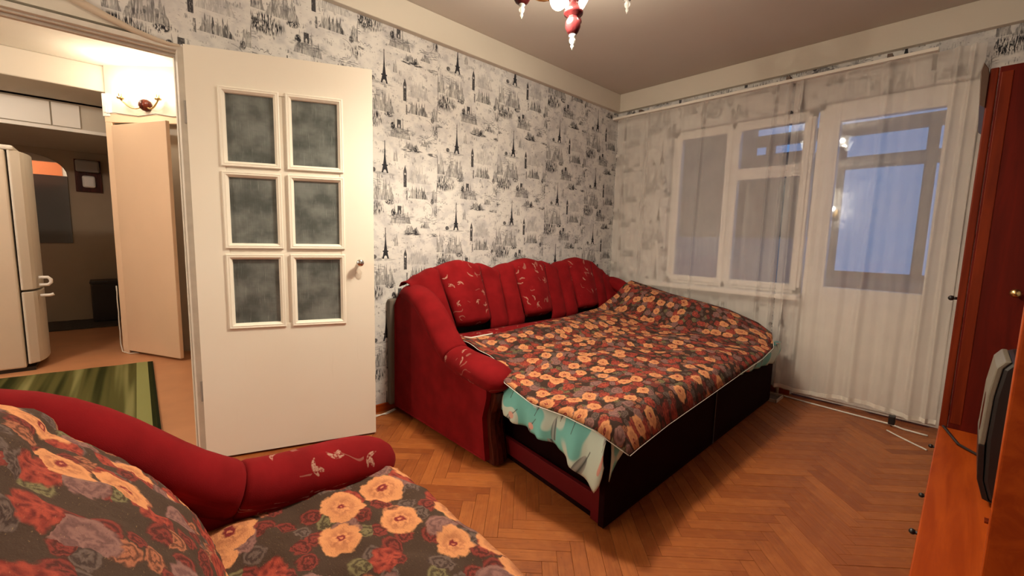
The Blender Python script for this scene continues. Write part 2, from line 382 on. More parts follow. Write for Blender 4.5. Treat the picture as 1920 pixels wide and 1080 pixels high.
# ------------------------------------------------------------------ mesh builder
class MB:
    def __init__(s): s.v, s.f, s.uv = [], [], {}
    def add(s, vs, fs):
        o = len(s.v); s.v += [Vector(p) for p in vs]; s.f += [tuple(i+o for i in q) for q in fs]; return o
    def box(s, x0, x1, y0, y1, z0, z1):
        x0, x1 = sorted((x0, x1)); y0, y1 = sorted((y0, y1)); z0, z1 = sorted((z0, z1))
        s.add([(x0, y0, z0), (x1, y0, z0), (x1, y1, z0), (x0, y1, z0), (x0, y0, z1), (x1, y0, z1), (x1, y1, z1), (x0, y1, z1)],
              [(0, 3, 2, 1), (4, 5, 6, 7), (0, 1, 5, 4), (1, 2, 6, 5), (2, 3, 7, 6), (3, 0, 4, 7)]); return s
    def obox(s, o, a, b, c):     # oriented box from corner o and three edge vectors
        o, a, b, c = map(Vector, (o, a, b, c))
        if a.cross(b).dot(c) < 0: a, b = b, a
        s.add([o, o+a, o+a+b, o+b, o+c, o+a+c, o+a+b+c, o+b+c], [(0, 3, 2, 1), (4, 5, 6, 7), (0, 1, 5, 4), (1, 2, 6, 5), (2, 3, 7, 6), (3, 0, 4, 7)]); return s
    def loft(s, rings, cap=True, closed=True):
        n = len(rings[0]); o = len(s.v); L = len(rings)
        for r in rings: s.v += [Vector(p) for p in r]
        for i in range(L-1):
            for j in range(n if closed else n-1):
                k = (j+1) % n; s.f.append((o+i*n+j, o+i*n+k, o+(i+1)*n+k, o+(i+1)*n+j))
        if cap:
            s.f.append(tuple(o+j for j in reversed(range(n)))); s.f.append(tuple(o+(L-1)*n+j for j in range(n)))
        return s
    def tube(s, path, r, n=8, cap=True):
        P = [Vector(p) for p in path]; rings = []
        R = r if isinstance(r, (list, tuple)) else [r]*len(P); last = None
        for i, p in enumerate(P):
            t = (P[min(i+1, len(P)-1)] - P[max(i-1, 0)]).normalized()
            ref = last if last is not None else (Vector((0, 0, 1)) if abs(t.z) < .9 else Vector((1, 0, 0)))
            a = (ref - t*ref.dot(t)); a = a.normalized() if a.length > 1e-6 else t.orthogonal().normalized(); last = a; b = t.cross(a)
            rings.append([p + (a*cos(2*pi*j/n) + b*sin(2*pi*j/n))*R[i] for j in range(n)])
        return s.loft(rings, cap)
    def lathe(s, prof, c=(0, 0, 0), n=20):     # prof: (r, z)
        c = Vector(c); rings = [[c + Vector((max(r, 1e-4)*cos(2*pi*j/n), max(r, 1e-4)*sin(2*pi*j/n), z)) for j in range(n)] for r, z in prof]
        if prof[0][1] > prof[-1][1]: rings.reverse()
        return s.loft(rings, True)
    def sphere(s, c, r, n=12, sc=(1, 1, 1)):
        c = Vector(c); rings = []
        for i in range(n//2+1):
            a = -pi/2 + pi*i/(n//2); rr = max(cos(a), 1e-3)
            rings.append([c + Vector((rr*cos(2*pi*j/n)*r*sc[0], rr*sin(2*pi*j/n)*r*sc[1], sin(a)*r*sc[2])) for j in range(n)])
        return s.loft(rings, True)
    def prism(s, poly, ax, d0, d1):           # poly of 2D points, extruded along axis ax
        def P(a, b, d): q = [a, b]; q.insert(ax, d); return q
        n = len(poly); vs = [P(a, b, d0) for a, b in poly]+[P(a, b, d1) for a, b in poly]
        s.add(vs, [tuple(range(n)), tuple(reversed(range(n, 2*n)))] + [(i, i+n, (i+1) % n+n, (i+1) % n) for i in range(n)]); return s
    def grid(s, fn, nu, nv, uvfn=None):
        o = len(s.v)
        for i in range(nu+1):
            for j in range(nv+1):
                s.v.append(Vector(fn(i/nu, j/nv)))
                if uvfn: s.uv[len(s.v)-1] = uvfn(i/nu, j/nv)
        for i in range(nu):
            for j in range(nv):
                a = o+i*(nv+1)+j; s.f.append((a, a+nv+1, a+nv+2, a+1))
        return s
    def build(s, name, mat, parent=None, smooth=False, bevel=0, sub=0, solid=0, sharp=None, fix=True, uvm=None):
        me = bpy.data.meshes.new(name); inv = parent.matrix_world.inverted() if parent else None
        me.from_pydata([tuple(v) for v in s.v], [], s.f); me.update()
        if fix:
            bm = bmesh.new(); bm.from_mesh(me); bmesh.ops.recalc_face_normals(bm, faces=bm.faces); bm.to_mesh(me); bm.free()
        uvl = me.uv_layers.new(name='UVMap')
        for p in me.polygons:
            nx, ny, nz = map(abs, p.normal)
            for li in p.loop_indices:
                vi = me.loops[li].vertex_index; co = me.vertices[vi].co
                if vi in s.uv: q = s.uv[vi]
                elif uvm: q = uvm(co)
                elif nz >= nx and nz >= ny: q = (co.x, co.y)
                elif ny >= nx: q = (co.x, co.z)
                else: q = (-co.y, co.z)
                uvl.data[li].uv = q
        me.materials.append(MT[mat] if isinstance(mat, str) else mat)
        ob = bpy.data.objects.new(name, me); COL.objects.link(ob)
        if smooth:
            for p in me.polygons: p.use_smooth = True
        if bevel:
            b = ob.modifiers.new('bevel', 'BEVEL'); b.width = bevel; b.segments = 2; b.limit_method = 'ANGLE'
        if solid:
            b = ob.modifiers.new('solid', 'SOLIDIFY'); b.thickness = solid; b.offset = 0
        if sub:
            b = ob.modifiers.new('sub', 'SUBSURF'); b.levels = sub; b.render_levels = sub
        if parent: ob.parent = parent; ob.matrix_parent_inverse = inv
        return ob
def bx(*a): return MB().box(*a)
def root(name, loc, label, cat, group=None, kind=None):
    o = bpy.data.objects.new(name, None); COL.objects.link(o); o.empty_display_size = .1; o.location = loc
    o.matrix_world = Matrix.Translation(loc)
    return tag(o, label, cat, group, kind)
def tag(o, label, cat, group=None, kind=None):
    o['label'] = label; o['category'] = cat
    if group: o['group'] = group
    if kind: o['kind'] = kind
    return o
def struct(o, label, cat): return tag(o, label, cat, kind='structure')
def interp(tbl, x):
    if x <= tbl[0][0]: return tbl[0][1]
    for (a, p), (b, q) in zip(tbl, tbl[1:]):
        if x <= b:
            t = (x-a)/(b-a); return p+(q-p)*t
    return tbl[-1][1]
def smooth_i(tbl, x):
    if x <= tbl[0][0]: return tbl[0][1]
    for (a, p), (b, q) in zip(tbl, tbl[1:]):
        if x <= b:
            t = (x-a)/(b-a); t = t*t*(3-2*t); return p+(q-p)*t
    return tbl[-1][1]
def wob(x, y, s=1.0):
    return (sin(7.1*x*s+1.3*sin(5*y*s))*.5 + sin(11.3*y*s+2.1*sin(6.2*x*s+1))*.35 + sin(19*x*s+13*y*s)*.15)

# ================================================================== SETTING
ZC, ZB = 2.55, 2.385                     # ceiling, underside of beams
XL, XR, YR = -1.95, 3.74, -3.02          # room limits
JX0, JX1, JZ = -.60, .289, 1.97          # doorway in the back wall
# floor slab + parquet
floor = struct(bx(XL-.1, XR+.1, YR-.1, .10, -.06, -.012).build('floor', 'parquet'), 'worn orange-brown herringbone parquet floor of the room', 'floor')
PL, PW = .33, .055; n6 = 6; c45 = cos(pi/4)
def plank_mesh():
    g = .0004; m = MB(); e = .0008
    x0, x1, y0, y1 = g, PL-g, g, PW-g
    m.add([(x0, y0, -.012), (x1, y0, -.012), (x1, y1, -.012), (x0, y1, -.012), (x0, y0, -e), (x1, y0, -e), (x1, y1, -e), (x0, y1, -e),
           (x0+e, y0+e, 0), (x1-e, y0+e, 0), (x1-e, y1-e, 0), (x0+e, y1-e, 0)],
          [(0, 1, 5, 4), (1, 2, 6, 5), (2, 3, 7, 6), (3, 0, 4, 7), (4, 5, 9, 8), (5, 6, 10, 9), (6, 7, 11, 10), (7, 4, 8, 11), (8, 9, 10, 11)])
    return m
planks = []
for a in range(-90, 130):
    for b in range(-130, 90):
        k = (a-b) % (2*n6)
        if k == 0: planks.append((a*PW, b*PW, 0))
        if k == n6: planks.append((a*PW, (b-n6+1)*PW, 1))     # vertical strip of column a: lowest cell
vis = []
rest = []
R45 = Matrix.Rotation(-pi/4, 4, 'Z')
for (px, py, vert) in planks:
    mt = R45 @ Matrix.Translation((px, py, 0))
    if vert: mt = mt @ Matrix.Translation((PW, 0, 0)) @ Matrix.Rotation(pi/2, 4, 'Z')
    c = mt @ Vector((PL/2, PW/2, 0))
    if not (XL+.16 < c.x < XR-.10 and YR+.1 < c.y < -.0): 
        if not (XL < c.x < XR and YR < c.y < .05): continue
    hidden = (c.x > 1.42 and -1.55 < c.y) or c.x < .55 or c.y < -2.62 or (c.x > 3.6) or (c.x < 1.0 and c.y > -.45 and c.x < .35)
    dd = (c-Vector((0, -2.527, 0))).length
    if hidden: rest.append(mt)
    else: vis.append((dd, mt))
vis.sort(key=lambda q: q[0])
rest += [m for d, m in vis[298:]]; vis = vis[:298]
proto = plank_mesh().build('plank', 'parquet', None, fix=False)
pm_ = proto.data
for i, (d, mt) in enumerate(vis):
    o = proto if i == 0 else proto.copy()
    if i: COL.objects.link(o)
    o.parent = floor
    o.matrix_world = Matrix.Translation((0, 0, random.uniform(-.0007, .0003))) @ mt
pr = MB()
for mt in rest:
    base = plank_mesh(); pr.add([mt @ v for v in base.v], base.f)
def clip(m):
    return m
ps = pr.build('parquet_remainder', 'parquet', floor, fix=False); ps['kind'] = 'stuff'

hallfloor = struct(bx(-2.2, 1.6, .10, 5.0, -.06, 0).build('floor', 'hallfloor'), 'brown linoleum floor of the hallway beyond the doorway', 'floor')
# back wall: solid pieces around the doorway
wb = MB()
wb.box(JX1, XR+.12, 0, .10, -.05, ZC+.1).box(XL-.1, JX0, 0, .10, -.05, ZC+.1).box(JX0, JX1, 0, .10, JZ, ZC+.1)
wall_back = struct(wb.build('wall_back', 'plaster'), 'long back wall papered with grey city sketches', 'wall')
edge = [(.276, 1.962), (.235, 1.957), (.19, 1.962), (.121, 1.976), (.04, 2.003), (-.043, 2.034), (-.14, 2.075), (-.30, 2.15), (JX0, 2.30)]
sheet = [(.285, .03), (XR, .03), (XR, ZB+.03)] + [(JX0-.02, ZB+.03)] + [(x, z) for x, z in reversed(edge)] + [(.276, .03)]
wp = MB(); wp.prism([(x, z) for x, z in sheet], 1, -.003, 0)
wp.build('wallpaper', 'wallpaper', wall_back, uvm=lambda c: (c.x-1.2615+.16, c.z-2.049+.165))
crl = MB(); crl.tube([(x, -.010-.004*sin(i), z-.006) for i, (x, z) in enumerate(edge)], [.006+.0022*i for i in range(len(edge))], 8)
crl.build('curled_wallpaper_edge', 'curl', wall_back, smooth=True)
lx = MB(); lx.box(XL-.1, JX0-.0, -.003, 0, .05, ZB+.03); lx.build('wallpaper', 'wallpaper', wall_back)
# window wall with openings
WY0, WY1, WZ0, WZ1 = -.58, -1.655, .775, 2.12
DY0, DY1, DZ1 = -1.675, -2.50, 2.14
ww = MB()
ww.box(XR, XR+.16, WY0, .1, -.05, ZC+.1).box(XR, XR+.16, WY1, WY0, -.05, WZ0).box(XR, XR+.16, DY0, WY1, -.05, WZ0)
ww.box(XR, XR+.16, WY1-.02, WY0, WZ1, ZC+.1).box(XR, XR+.16, DY1, DY0, DZ1, ZC+.1).box(XR, XR+.16, YR-.1, DY1, -.05, ZC+.1)
wall_window = struct(ww.build('wall_window', 'wallpaper', uvm=lambda c: (-c.y+.2, c.z+.1)), 'window wall papered with grey city sketches behind the tulle', 'wall')
wall_left = struct(bx(XL-.1, XL, YR, 0, -.05, ZC+.1).build('wall_left', 'wallpaper'), 'left papered wall outside the view', 'wall')
wall_right = struct(bx(XL-.1, XR+.12, YR-.1, YR, -.05, ZC+.1).build('wall_right', 'wallpaper'), 'papered wall behind the cherry wall unit', 'wall')
ceiling = struct(bx(XL-.1, XR+.1, YR-.1, .1, ZC, ZC+.12).build('ceiling', 'ceil'), 'whitewashed room ceiling around the chandelier', 'ceiling')
struct(bx(XL, XR, -.045, .0, ZB, ZC).build('trim_1', 'plaster', bevel=.004), 'cream plaster beam along the top of the back wall', 'beam')
struct(bx(XR-.045, XR, YR, -.045, ZB, ZC).build('trim_2', 'plaster', bevel=.004), 'cream plaster beam above the curtain track', 'beam')
# baseboards
def baseboard(name, pts, label):
    m = MB()
    for (a, b) in pts: m.obox(a, Vector(b)-Vector(a), (0, 0, .05), Vector((-(Vector(b)-Vector(a)).y, (Vector(b)-Vector(a)).x, 0)).normalized()*.014)
    return struct(m.build(name, 'cherrytop', bevel=.003), label, 'baseboard')
baseboard('baseboard_back', [((XR-.02, -.004, 0), (.30, -.004, 0))], 'low wooden baseboard along the papered back wall')
baseboard('baseboard_window', [((XR-.001, DY0-.0, 0), (XR-.001, -.02, 0))], 'low wooden baseboard under the window')

# doorway frame (casing and jamb)
fr = MB()
fr.box(.262, JX1, -.012, .075, 0, 1.94).box(JX0, JX0+.035, -.012, .11, 0, 1.94)
fr.box(JX0, JX1, -.012, .075, 1.935, 1.957)
fr.box(JX0+.02, .264, .012, .03, 1.927, 1.936).box(JX0+.02, .264, .05, .075, 1.920, 1.936)
fr.box(.256, .263, .045, .075, 0, 1.92)
jam = struct(fr.build('trim_3', 'framep', bevel=.003), 'chipped white frame of the open doorway', 'door frame')
hg = MB()
for z in (.30, 1.62): hg.tube([(.284, -.016, z), (.284, -.016, z+.10)], .007, 8)
hg.build('hinge', 'steel', jam)
st = MB()
for i, (z, h) in enumerate(((1.86, .10), (1.30, .05), (.98, .05), (.52, .06))): st.box(.2765, .2875, -.0145, -.0040, z, z+h)
# ---------------------------------------------------------------- door_1 : white six pane door, opened against the back wall
H0 = Vector((.293, -.016, 0)); dv_ = Vector((1.058, -.262, 0)); DW = (dv_-H0).length
d1 = struct(root('door_1', H0, 'white six-pane glazed door swung open against the papered wall', 'door', kind='structure'), 'white six-pane glazed door swung open against the papered wall', 'door')
ang = math.atan2((dv_-H0).y, (dv_-H0).x)
DM = Matrix.Translation(H0) @ Matrix.Rotation(ang, 4, 'Z')      # door local: x along leaf, -y toward the room, z up
def dmb(m):
    m.v = [DM @ Vector((v.x, v.y, v.z+max(0, (v.z-.95))*.036*v.x/.8+min(0, v.z-.95)*.018*v.x/.8*(1 if v.z > .05 else 0))) for v in m.v]; return m
zb, zt_ = .012, 1.955
px = [(.137, .353), (.412, .640)]          # pane columns (along leaf)
pz = [(.676, 1.010), (1.068, 1.398), (1.452, 1.778)]
lf = MB(); T0, T1 = -.036, 0
xs = [0, px[0][0], px[0][1], px[1][0], px[1][1], DW]
for a, b in ((xs[0], xs[1]), (xs[4], xs[5])): lf.box(a, b, T0, T1, zb, zt_)
for a, b in ((xs[1], xs[4]),):
    lf.box(a, b, T0, T1, zb, pz[0][0]); lf.box(a, b, T0, T1, pz[2][1], zt_)
    lf.box(a, b, T0+.004, T1-.004, pz[0][1], pz[1][0]); lf.box(a, b, T0+.004, T1-.004, pz[1][1], pz[2][0])
for z0, z1 in pz: lf.box(xs[2], xs[3], T0+.004, T1-.004, z0, z1)
dmb(lf).build('leaf', 'doorpaint', d1, uvm=lambda c: (c.x, c.z))
for (x0, x1) in px:
    for (z0, z1) in pz:
        w = .026; bd = MB()
        def bead(p, q, r, s):   # picture-frame moulding: outer lip, ridge, inner edge
            pass
        o = [(x0-w*.6, z0-w*.6), (x1+w*.6, z0-w*.6), (x1+w*.6, z1+w*.6), (x0-w*.6, z1+w*.6)]
        r_ = lambda k: [(o[0][0]+k, o[0][1]+k), (o[1][0]-k, o[1][1]+k), (o[2][0]-k, o[2][1]-k), (o[3][0]+k, o[3][1]-k)]
        prof = [(0, -.0345), (0, -.043), (.004, -.045), (.010, -.0435), (.014, -.0445), (.024, -.034), (.026, -.022)]
        rings = [[(x, y, z) for x, z in r_(k)] for k, y in prof]
        bd.loft(rings, cap=False)
        dmb(bd).build('glazing_bead', 'beadpaint', d1)
        pn = MB(); pn.box(x0-.004, x1+.004, -.023, -.016, z0-.004, z1+.004)
        dmb(pn).build('pane', 'frost', d1)
kn = MB(); kn.v = []
esc = MB(); esc.grid(lambda u, v: (.727+cos(u*2*pi)*v*.017*(1+.12*sin(6*u*2*pi)) - .006, -.0375-.003*(1-v), .955+sin(u*2*pi)*v*.030 - .030), 24, 3)
hd = root('tmp', H0, 'x', 'x'); COL.objects.unlink(hd); bpy.data.objects.remove(hd)
hk = MB(); hk.tube([(.727, -.036, .985), (.727, -.066, .985)], .009, 10); hk.sphere((.727, -.078, .985), .020, 14, (1, .75, 1))
hko = dmb(hk).build('handle', 'chrome', d1, smooth=True)
dmb(esc).build('keyhole_plate', plain('worn_plate', (.62, .54, .44), .5), hko)

# ---------------------------------------------------------------- window_1
win = struct(root('window_1', (XR+.07, (WY0+WY1)/2, WZ0), 'white wooden casement window behind the tulle curtain', 'window'), 'white wooden casement window behind the tulle curtain', 'window')
FX0, FX1 = XR+.05, XR+.12
f = MB()
for a, b in ((WY0, WY0-.05), (-1.075, -1.115), (WY1+.045, WY1)): f.box(FX0, FX1, b, a, WZ0, WZ1)
f.box(FX0, FX1, WY1, WY0, WZ0, WZ0+.05).box(FX0, FX1, WY1, WY0, WZ1-.05, WZ1)
f.build('frame', 'white', win, bevel=.004)
def sash(name, y0, y1, z0, z1, w=.045):
    m = MB(); x0, x1 = FX0-.012, FX1-.02
    m.box(x0, x1, y0, y0-w, z0, z1).box(x0, x1, y1+w, y1, z0, z1).box(x0, x1, y0-w, y1+w, z0, z0+w).box(x0, x1, y0-w, y1+w, z1-w, z1)
    s = m.build(name, 'white', win, bevel=.004)
    bx(FX0+.015, FX0+.019, y1+w-.005, y0-w+.005, z0+w-.005, z1-w+.005).build('pane', 'glass', s)
    return s
sash('casement_sash', -.615, -1.09, .80, 2.09); sash('casement_sash', -1.105, -1.635, .80, 1.70); sash('vent_sash', -1.105, -1.635, 1.70, 2.09)
sl = MB(); sl.box(XR-.082, XR+.06, -1.675, -.42, .735, .772)
sl.build('window_sill', 'white', win, bevel=.006)
# ---------------------------------------------------------------- balcony door
bd2 = struct(root('door_2', (XR+.07, -2.08, 0), 'white balcony door with a tall upper pane behind the tulle', 'door'), 'white balcony door with a tall upper pane behind the tulle', 'door')
m = MB(); m.box(FX0, FX1, DY0, DY0-.035, .03, DZ1).box(FX0, FX1, DY1+.035, DY1, .03, DZ1).box(FX0, FX1, DY1, DY0, DZ1-.04, DZ1).box(FX0, FX1, DY1, DY0, -.0, .035)
m.build('frame', 'white', bd2, bevel=.003)
GY0, GY1, GZ0, GZ1 = -1.805, -2.33, .845, 2.01
m = MB(); X0, X1 = FX0-.012, FX1-.02
m.box(X0, X1, DY0-.03, GY0, .02, DZ1-.03).box(X0, X1, GY1, DY1+.03, .02, DZ1-.03).box(X0, X1, GY1, GY0, .02, GZ0).box(X0, X1, GY1, GY0, GZ1, DZ1-.03)
m.build('leaf', 'white', bd2, bevel=.004)
bx(X0+.02, X0+.024, GY1-.005, GY0+.005, GZ0-.005, GZ1+.005).build('pane', 'glass', bd2)
# ---------------------------------------------------------------- balcony and outside
bal = struct(bx(XR+.16, 5.0, -3.4, .6, -.2, -.05).build('floor', 'balc'), 'concrete balcony floor outside the door', 'floor')
par = root('balcony_parapet', (4.85, -1.4, 0), 'grey balcony parapet seen through the balcony door', 'parapet')
bx(4.82, 4.92, -3.4, .6, -.05, .80).build('parapet_wall', 'balc', par)
bx(4.78, 4.96, -3.4, .6, .80, .86).build('coping', 'balc', par)
gz = root('balcony_glazing', (4.87, -1.4, .86), 'brown timber balcony glazing outside the door', 'glazing')
YS = [.55, -.25, -1.02, -1.60, -1.74, -2.19, -2.9, -3.35]
for y in (.55, -.30, -1.05, -1.63, -2.22, -2.32, -3.35): bx(4.84, 4.90, y-.035, y+.035, .86, 2.15).build('mullion', 'brown', gz)
bx(4.83, 4.91, -3.4, .6, 1.83, 1.93).build('transom', 'brown', gz)
bx(4.83, 4.91, -3.4, .6, 2.12, 2.22).build('head', 'brown', gz)
bx(4.835, 4.905, -3.4, .6, .86, .92).build('bottom_rail', 'brown', gz)
cb = root('balcony_cupboard', (4.6, -.45, 0), 'brown wooden balcony cupboard behind the window', 'cupboard')
bx(4.42, 4.80, -1.50, .45, 1.22, 1.96).build('carcass', 'brown', cb, bevel=.01)
for y in (-1.15, -.55, .05): bx(4.40, 4.42, y-.28, y+.28, 1.25, 1.93).build('door', 'brown', cb, bevel=.006)
bx(4.40, 4.78, -1.50, .45, -.05, 1.20).build('shelf_board', 'bluew', cb, bevel=.01); bx(4.42, 4.80, -.95, .45, 1.965, 2.40).build('top_box', 'brown', cb, bevel=.01); bx(4.50, 4.70, -1.45, .40, 1.19, 1.23).build('lower_carcass', 'bluew', cb, bevel=.01)

# ================================================================== HALLWAY
A0 = Vector((.035, 2.735, 0)); AD = Vector((.73, -.683, 0)).normalized(); AN = Vector((-AD.y, AD.x, 0))*-1     # normal toward the doorway
if AN.y > 0: AN = -AN
def dg(s, z, off=0): return A0 + AD*s + AN*off + Vector((0, 0, z))
hw = MB()
hw.obox(dg(0, 0, -.08), AD*.062, AN*.08, (0, 0, 2.6)); hw.obox(dg(.062, 2.06, -.08), AD*.70, AN*.08, (0, 0, .54)); hw.obox(dg(.762, 0, -.08), AD*1.4, AN*.08, (0, 0, 2.6))
hw.obox(dg(.05, 0, -.12), AD*.72, AN*.03, (0, 0, 2.1))
struct(hw.build('wall_hall_diagonal', 'hallw'), 'pale hallway wall under the sconce, holding the closet door', 'wall')
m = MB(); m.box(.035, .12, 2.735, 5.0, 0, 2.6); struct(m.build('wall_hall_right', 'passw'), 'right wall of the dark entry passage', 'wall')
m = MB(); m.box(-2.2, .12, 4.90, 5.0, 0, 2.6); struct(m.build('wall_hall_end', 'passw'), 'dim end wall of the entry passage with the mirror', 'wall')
m = MB(); m.box(-2.3, -2.2, .10, 5.0, 0, 2.6); struct(m.build('wall_hall_left', 'hallw'), 'left hallway wall hidden behind the refrigerator', 'wall')
m = MB(); m.box(1.5, 1.6, .1, 2.9, 0, 2.6); struct(m.build('wall_hall_side', 'hallw'), 'far right hallway wall out of sight', 'wall')
m = MB(); m.box(-2.2, JX0-.02, .10, .112, 1.92, 2.55); struct(m.build('trim_6', 'orange'), 'orange painted strip of wall seen in the hall mirror', 'wall strip')
m = MB(); m.box(-2.3, 1.6, .10, 5.0, 2.53, 2.6); struct(m.build('ceiling', 'hallceil'), 'white hallway ceiling glowing above the sconce', 'ceiling')
m = MB(); m.box(-2.2, .04, 2.76, 3.40, 2.31, 2.53); struct(m.build('trim_4', 'hallw', bevel=.01), 'cream header beam crossing the hallway', 'beam')
m = MB(); m.box(.005, .07, 2.75, 2.79, 2.0, 2.53); 
ant = root('overhead_cupboard', (-.8, 3.6, 2.04), 'pale overhead cupboard above the dark entry passage', 'cupboard')
bx(-2.2, .03, 3.42, 4.90, 2.04, 2.30).build('carcass', 'hallw', ant)
for a, b in ((-.95, -.345), (-.335, -.15)): bx(a, b, 3.40, 3.42, 2.075, 2.285).build('door', 'white', ant, bevel=.004)
bx(-2.2, .03, 3.395, 3.42, 2.035, 2.065).build('bottom_rail', 'white', ant)
# closet door (slightly ajar) with casing
cs = MB()
cs.obox(dg(0.0, 0, 0), AD*.06, AN*.022, (0, 0, 2.12)); cs.obox(dg(0, 2.05, 0), AD*.82, AN*.024, (0, 0, .075)); cs.obox(dg(.762, 0, 0), AD*.06, AN*.022, (0, 0, 2.05))
struct(cs.build('trim_5', 'peach', bevel=.004), 'peach painted casing around the closet door', 'door frame')
hp = Vector((.085, 2.690, 0)); leafdir = Vector((.404-.085, 2.09-2.690, 0)).normalized(); lw = .685
ln = Vector((leafdir.y, -leafdir.x, 0))
d3 = struct(root('door_3', hp, 'x', 'door'), 'peach painted closet door standing slightly ajar in the hallway', 'door')
MB().obox(hp+Vector((0, 0, .025)), leafdir*lw, ln*.032, (0, 0, 2.00)).build('leaf', 'peach', d3, bevel=.004)
q = hp+leafdir*(lw-.17)+Vector((0, 0, 1.0))
kb = MB(); kb.tube([q, q-ln*.03], .006, 8); kb.sphere(q-ln*.036, .014, 10); kb.tube([q+leafdir*.03, q+leafdir*.03-ln*.012], .008, 8)
kbo = kb.build('knob', 'brass', d3, smooth=True)
for z in (.30, 1.70):
    hh = MB(); hh.tube([hp+Vector((0, 0, z))-ln*.006, hp+Vector((0, 0, z+.09))-ln*.006], .007, 8); hh.build('hinge', 'peach', d3)
# wall sconce
sp = dg(.36, 2.20, .03)
sc = root('wall_sconce', dg(.36, 2.20, .0), 'two-armed brass wall sconce glowing above the closet door', 'sconce')
bs = MB(); bs.sphere(dg(.36, 2.20, .02), .05, 14, (1, 1, 1)); bs.build('rosette', 'darkwood', sc, smooth=True)
for sgn in (-1, 1):
    pth = [sp + AD*sgn*.16*t + AN*.05*t + Vector((0, 0, -.05*sin(pi*t)+.03*t)) for t in [i/8 for i in range(9)]]
    m = MB(); m.tube(pth, .007, 8); e = pth[-1]
    m.lathe([(.022, 0), (.026, .012), (.012, .02), (.012, .045)], e, 12); m.build('arm', 'brass', sc, smooth=True)
    b = MB(); b.lathe([(.010, .045), (.026, .085), (.022, .115), (.004, .15)], e, 14); b.build('bulb', emit('sconce_bulb', (1, .88, .70), 30), sc, smooth=True)
    L = bpy.data.lights.new('sconce_light', 'POINT'); L.energy = SCONCE_W; L.color = (1, .82, .60); L.shadow_soft_size = .035
    lo = bpy.data.objects.new('sconce_light', L); COL.objects.link(lo); lo.location = e+Vector((0, 0, .10))+AN*.12
hl = root('hall_ceiling_lamp', (-1.25, 1.15, 2.53), 'round white hallway ceiling lamp out of sight left of the doorway', 'ceiling lamp')
MB().lathe([(.08, 2.53), (.085, 2.50), (.03, 2.48)], (-1.25, 1.15, 0), 20).build('base', 'brass', hl, smooth=True)
MB().sphere((-1.25, 1.15, 2.40), .10, 20).build('globe', 'shade', hl, smooth=True)
L = bpy.data.lights.new('hall_lamp_light', 'POINT'); L.energy = HALL_W; L.color = (1, .90, .76); L.shadow_soft_size = .06
lo = bpy.data.objects.new('hall_lamp_light', L); COL.objects.link(lo); lo.location = (-1.25, 1.15, 2.40)
# switch box at the wall corner
jb = MB(); jb.obox(dg(-.008, 2.10, .0), AD*.06, AN*.03, (0, 0, .19)); jb.obox(dg(.01, 2.13, .03), AD*.022, AN*.006, (0, 0, .06))
tag(jb.build('junction_box', 'white', bevel=.004), 'small white electrical box at the corner left of the sconce', 'electrical box')
# refrigerator
fr_ = root('refrigerator', (-.80, 2.75, 0), 'tall white two-door refrigerator at the left of the hallway', 'refrigerator')
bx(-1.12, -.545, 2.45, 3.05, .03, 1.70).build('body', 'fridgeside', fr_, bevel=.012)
bx(-1.10, -.50, 2.47, 3.03, .0, .03).build('plinth', 'black', fr_)
def fdoor(z0, z1):
    ring = []
    for i in range(13):
        t = i/12; y = 2.455+.585*t; ring.append((-.535+.012+.085*sin(pi*min(max(t, .0), 1))**.45, y))
    poly = [(-.535, 2.455)]+ring+[(-.535, 3.04)]
    m = MB(); m.prism(poly, 2, z0, z1); return m
for nm, z0, z1, hz in (('freezer_door', .055, .625, .585), ('fridge_door', .640, 1.70, .70)):
    o = fdoor(z0, z1).build(nm, 'fridge', fr_, smooth=False, bevel=.006)
    h = MB(); y = 2.56; xh = -.445
    h.tube([(xh, y, hz-.03), (xh+.05, y, hz-.03), (xh+.065, y, hz-.012), (xh+.065, y, hz+.012), (xh+.05, y, hz+.03), (xh, y, hz+.03)] if nm == 'fridge_door' else [(xh, y, hz), (xh+.055, y, hz), (xh+.075, y, hz+.008)], .012, 8)
    h.build('handle', 'white', o, smooth=True)
bx(-1.12, -.50, 2.45, 3.05, 1.70, 1.735).build('top_cap', 'fridge', fr_, bevel=.012)
# green rug
e0 = Vector((.137, .30, .0)); rx = Vector((-.90, .10, 0)); ry = Vector((.062, 1.87, 0))
g = MB(); g.grid(lambda u, v: e0 + rx*(1-u) + ry*v + Vector((0, 0, .010+.002*wob(u*3, v*3))), 20, 30, lambda u, v: (u*.9, v*1.87))
tag(g.build('green_rug', 'rug', solid=.010), 'green and olive striped rug on the hallway floor', 'rug')
# entry passage things
mr = root('hall_mirror', (-.67, 4.9, .95), 'arched wall mirror in the dark entry passage', 'mirror')
arc = [(-.67+.33*cos(a), 1.74+.23*sin(a)) for a in [pi*i/16 for i in range(17)]]
MB().prism([(-1.0, .95), (-.34, .95)]+arc, 1, 4.885, 4.90).build('mirror_plate', 'mirror', mr)
m = MB(); m.prism([(-1.0, .95), (-.34, .95), (-.34, 1.735), (-1.0, 1.735)], 1, 4.878, 4.886); m.build('lower_reflection_panel', Mat('grey_reflection', (.13, .12, .11), .12).m, mr)  # grey plate: the mirror's dim lower reflection put in as plain colour
em = root('electric_meter', (-.16, 4.9, 1.58), 'dark framed electric meter on the passage end wall', 'meter')
bx(-.275, -.045, 4.87, 4.90, 1.57, 1.95).build('back_board', 'darkwood', em)
bx(-.265, -.055, 4.80, 4.87, 1.80, 1.94).build('meter_case', 'steel', em, bevel=.02)
bx(-.215, -.10, 4.82, 4.87, 1.62, 1.76).build('fuse_box', 'white', em, bevel=.02)
bn = root('dark_box', (-.07, 4.72, 0), 'black box on the floor at the end of the passage', 'box')
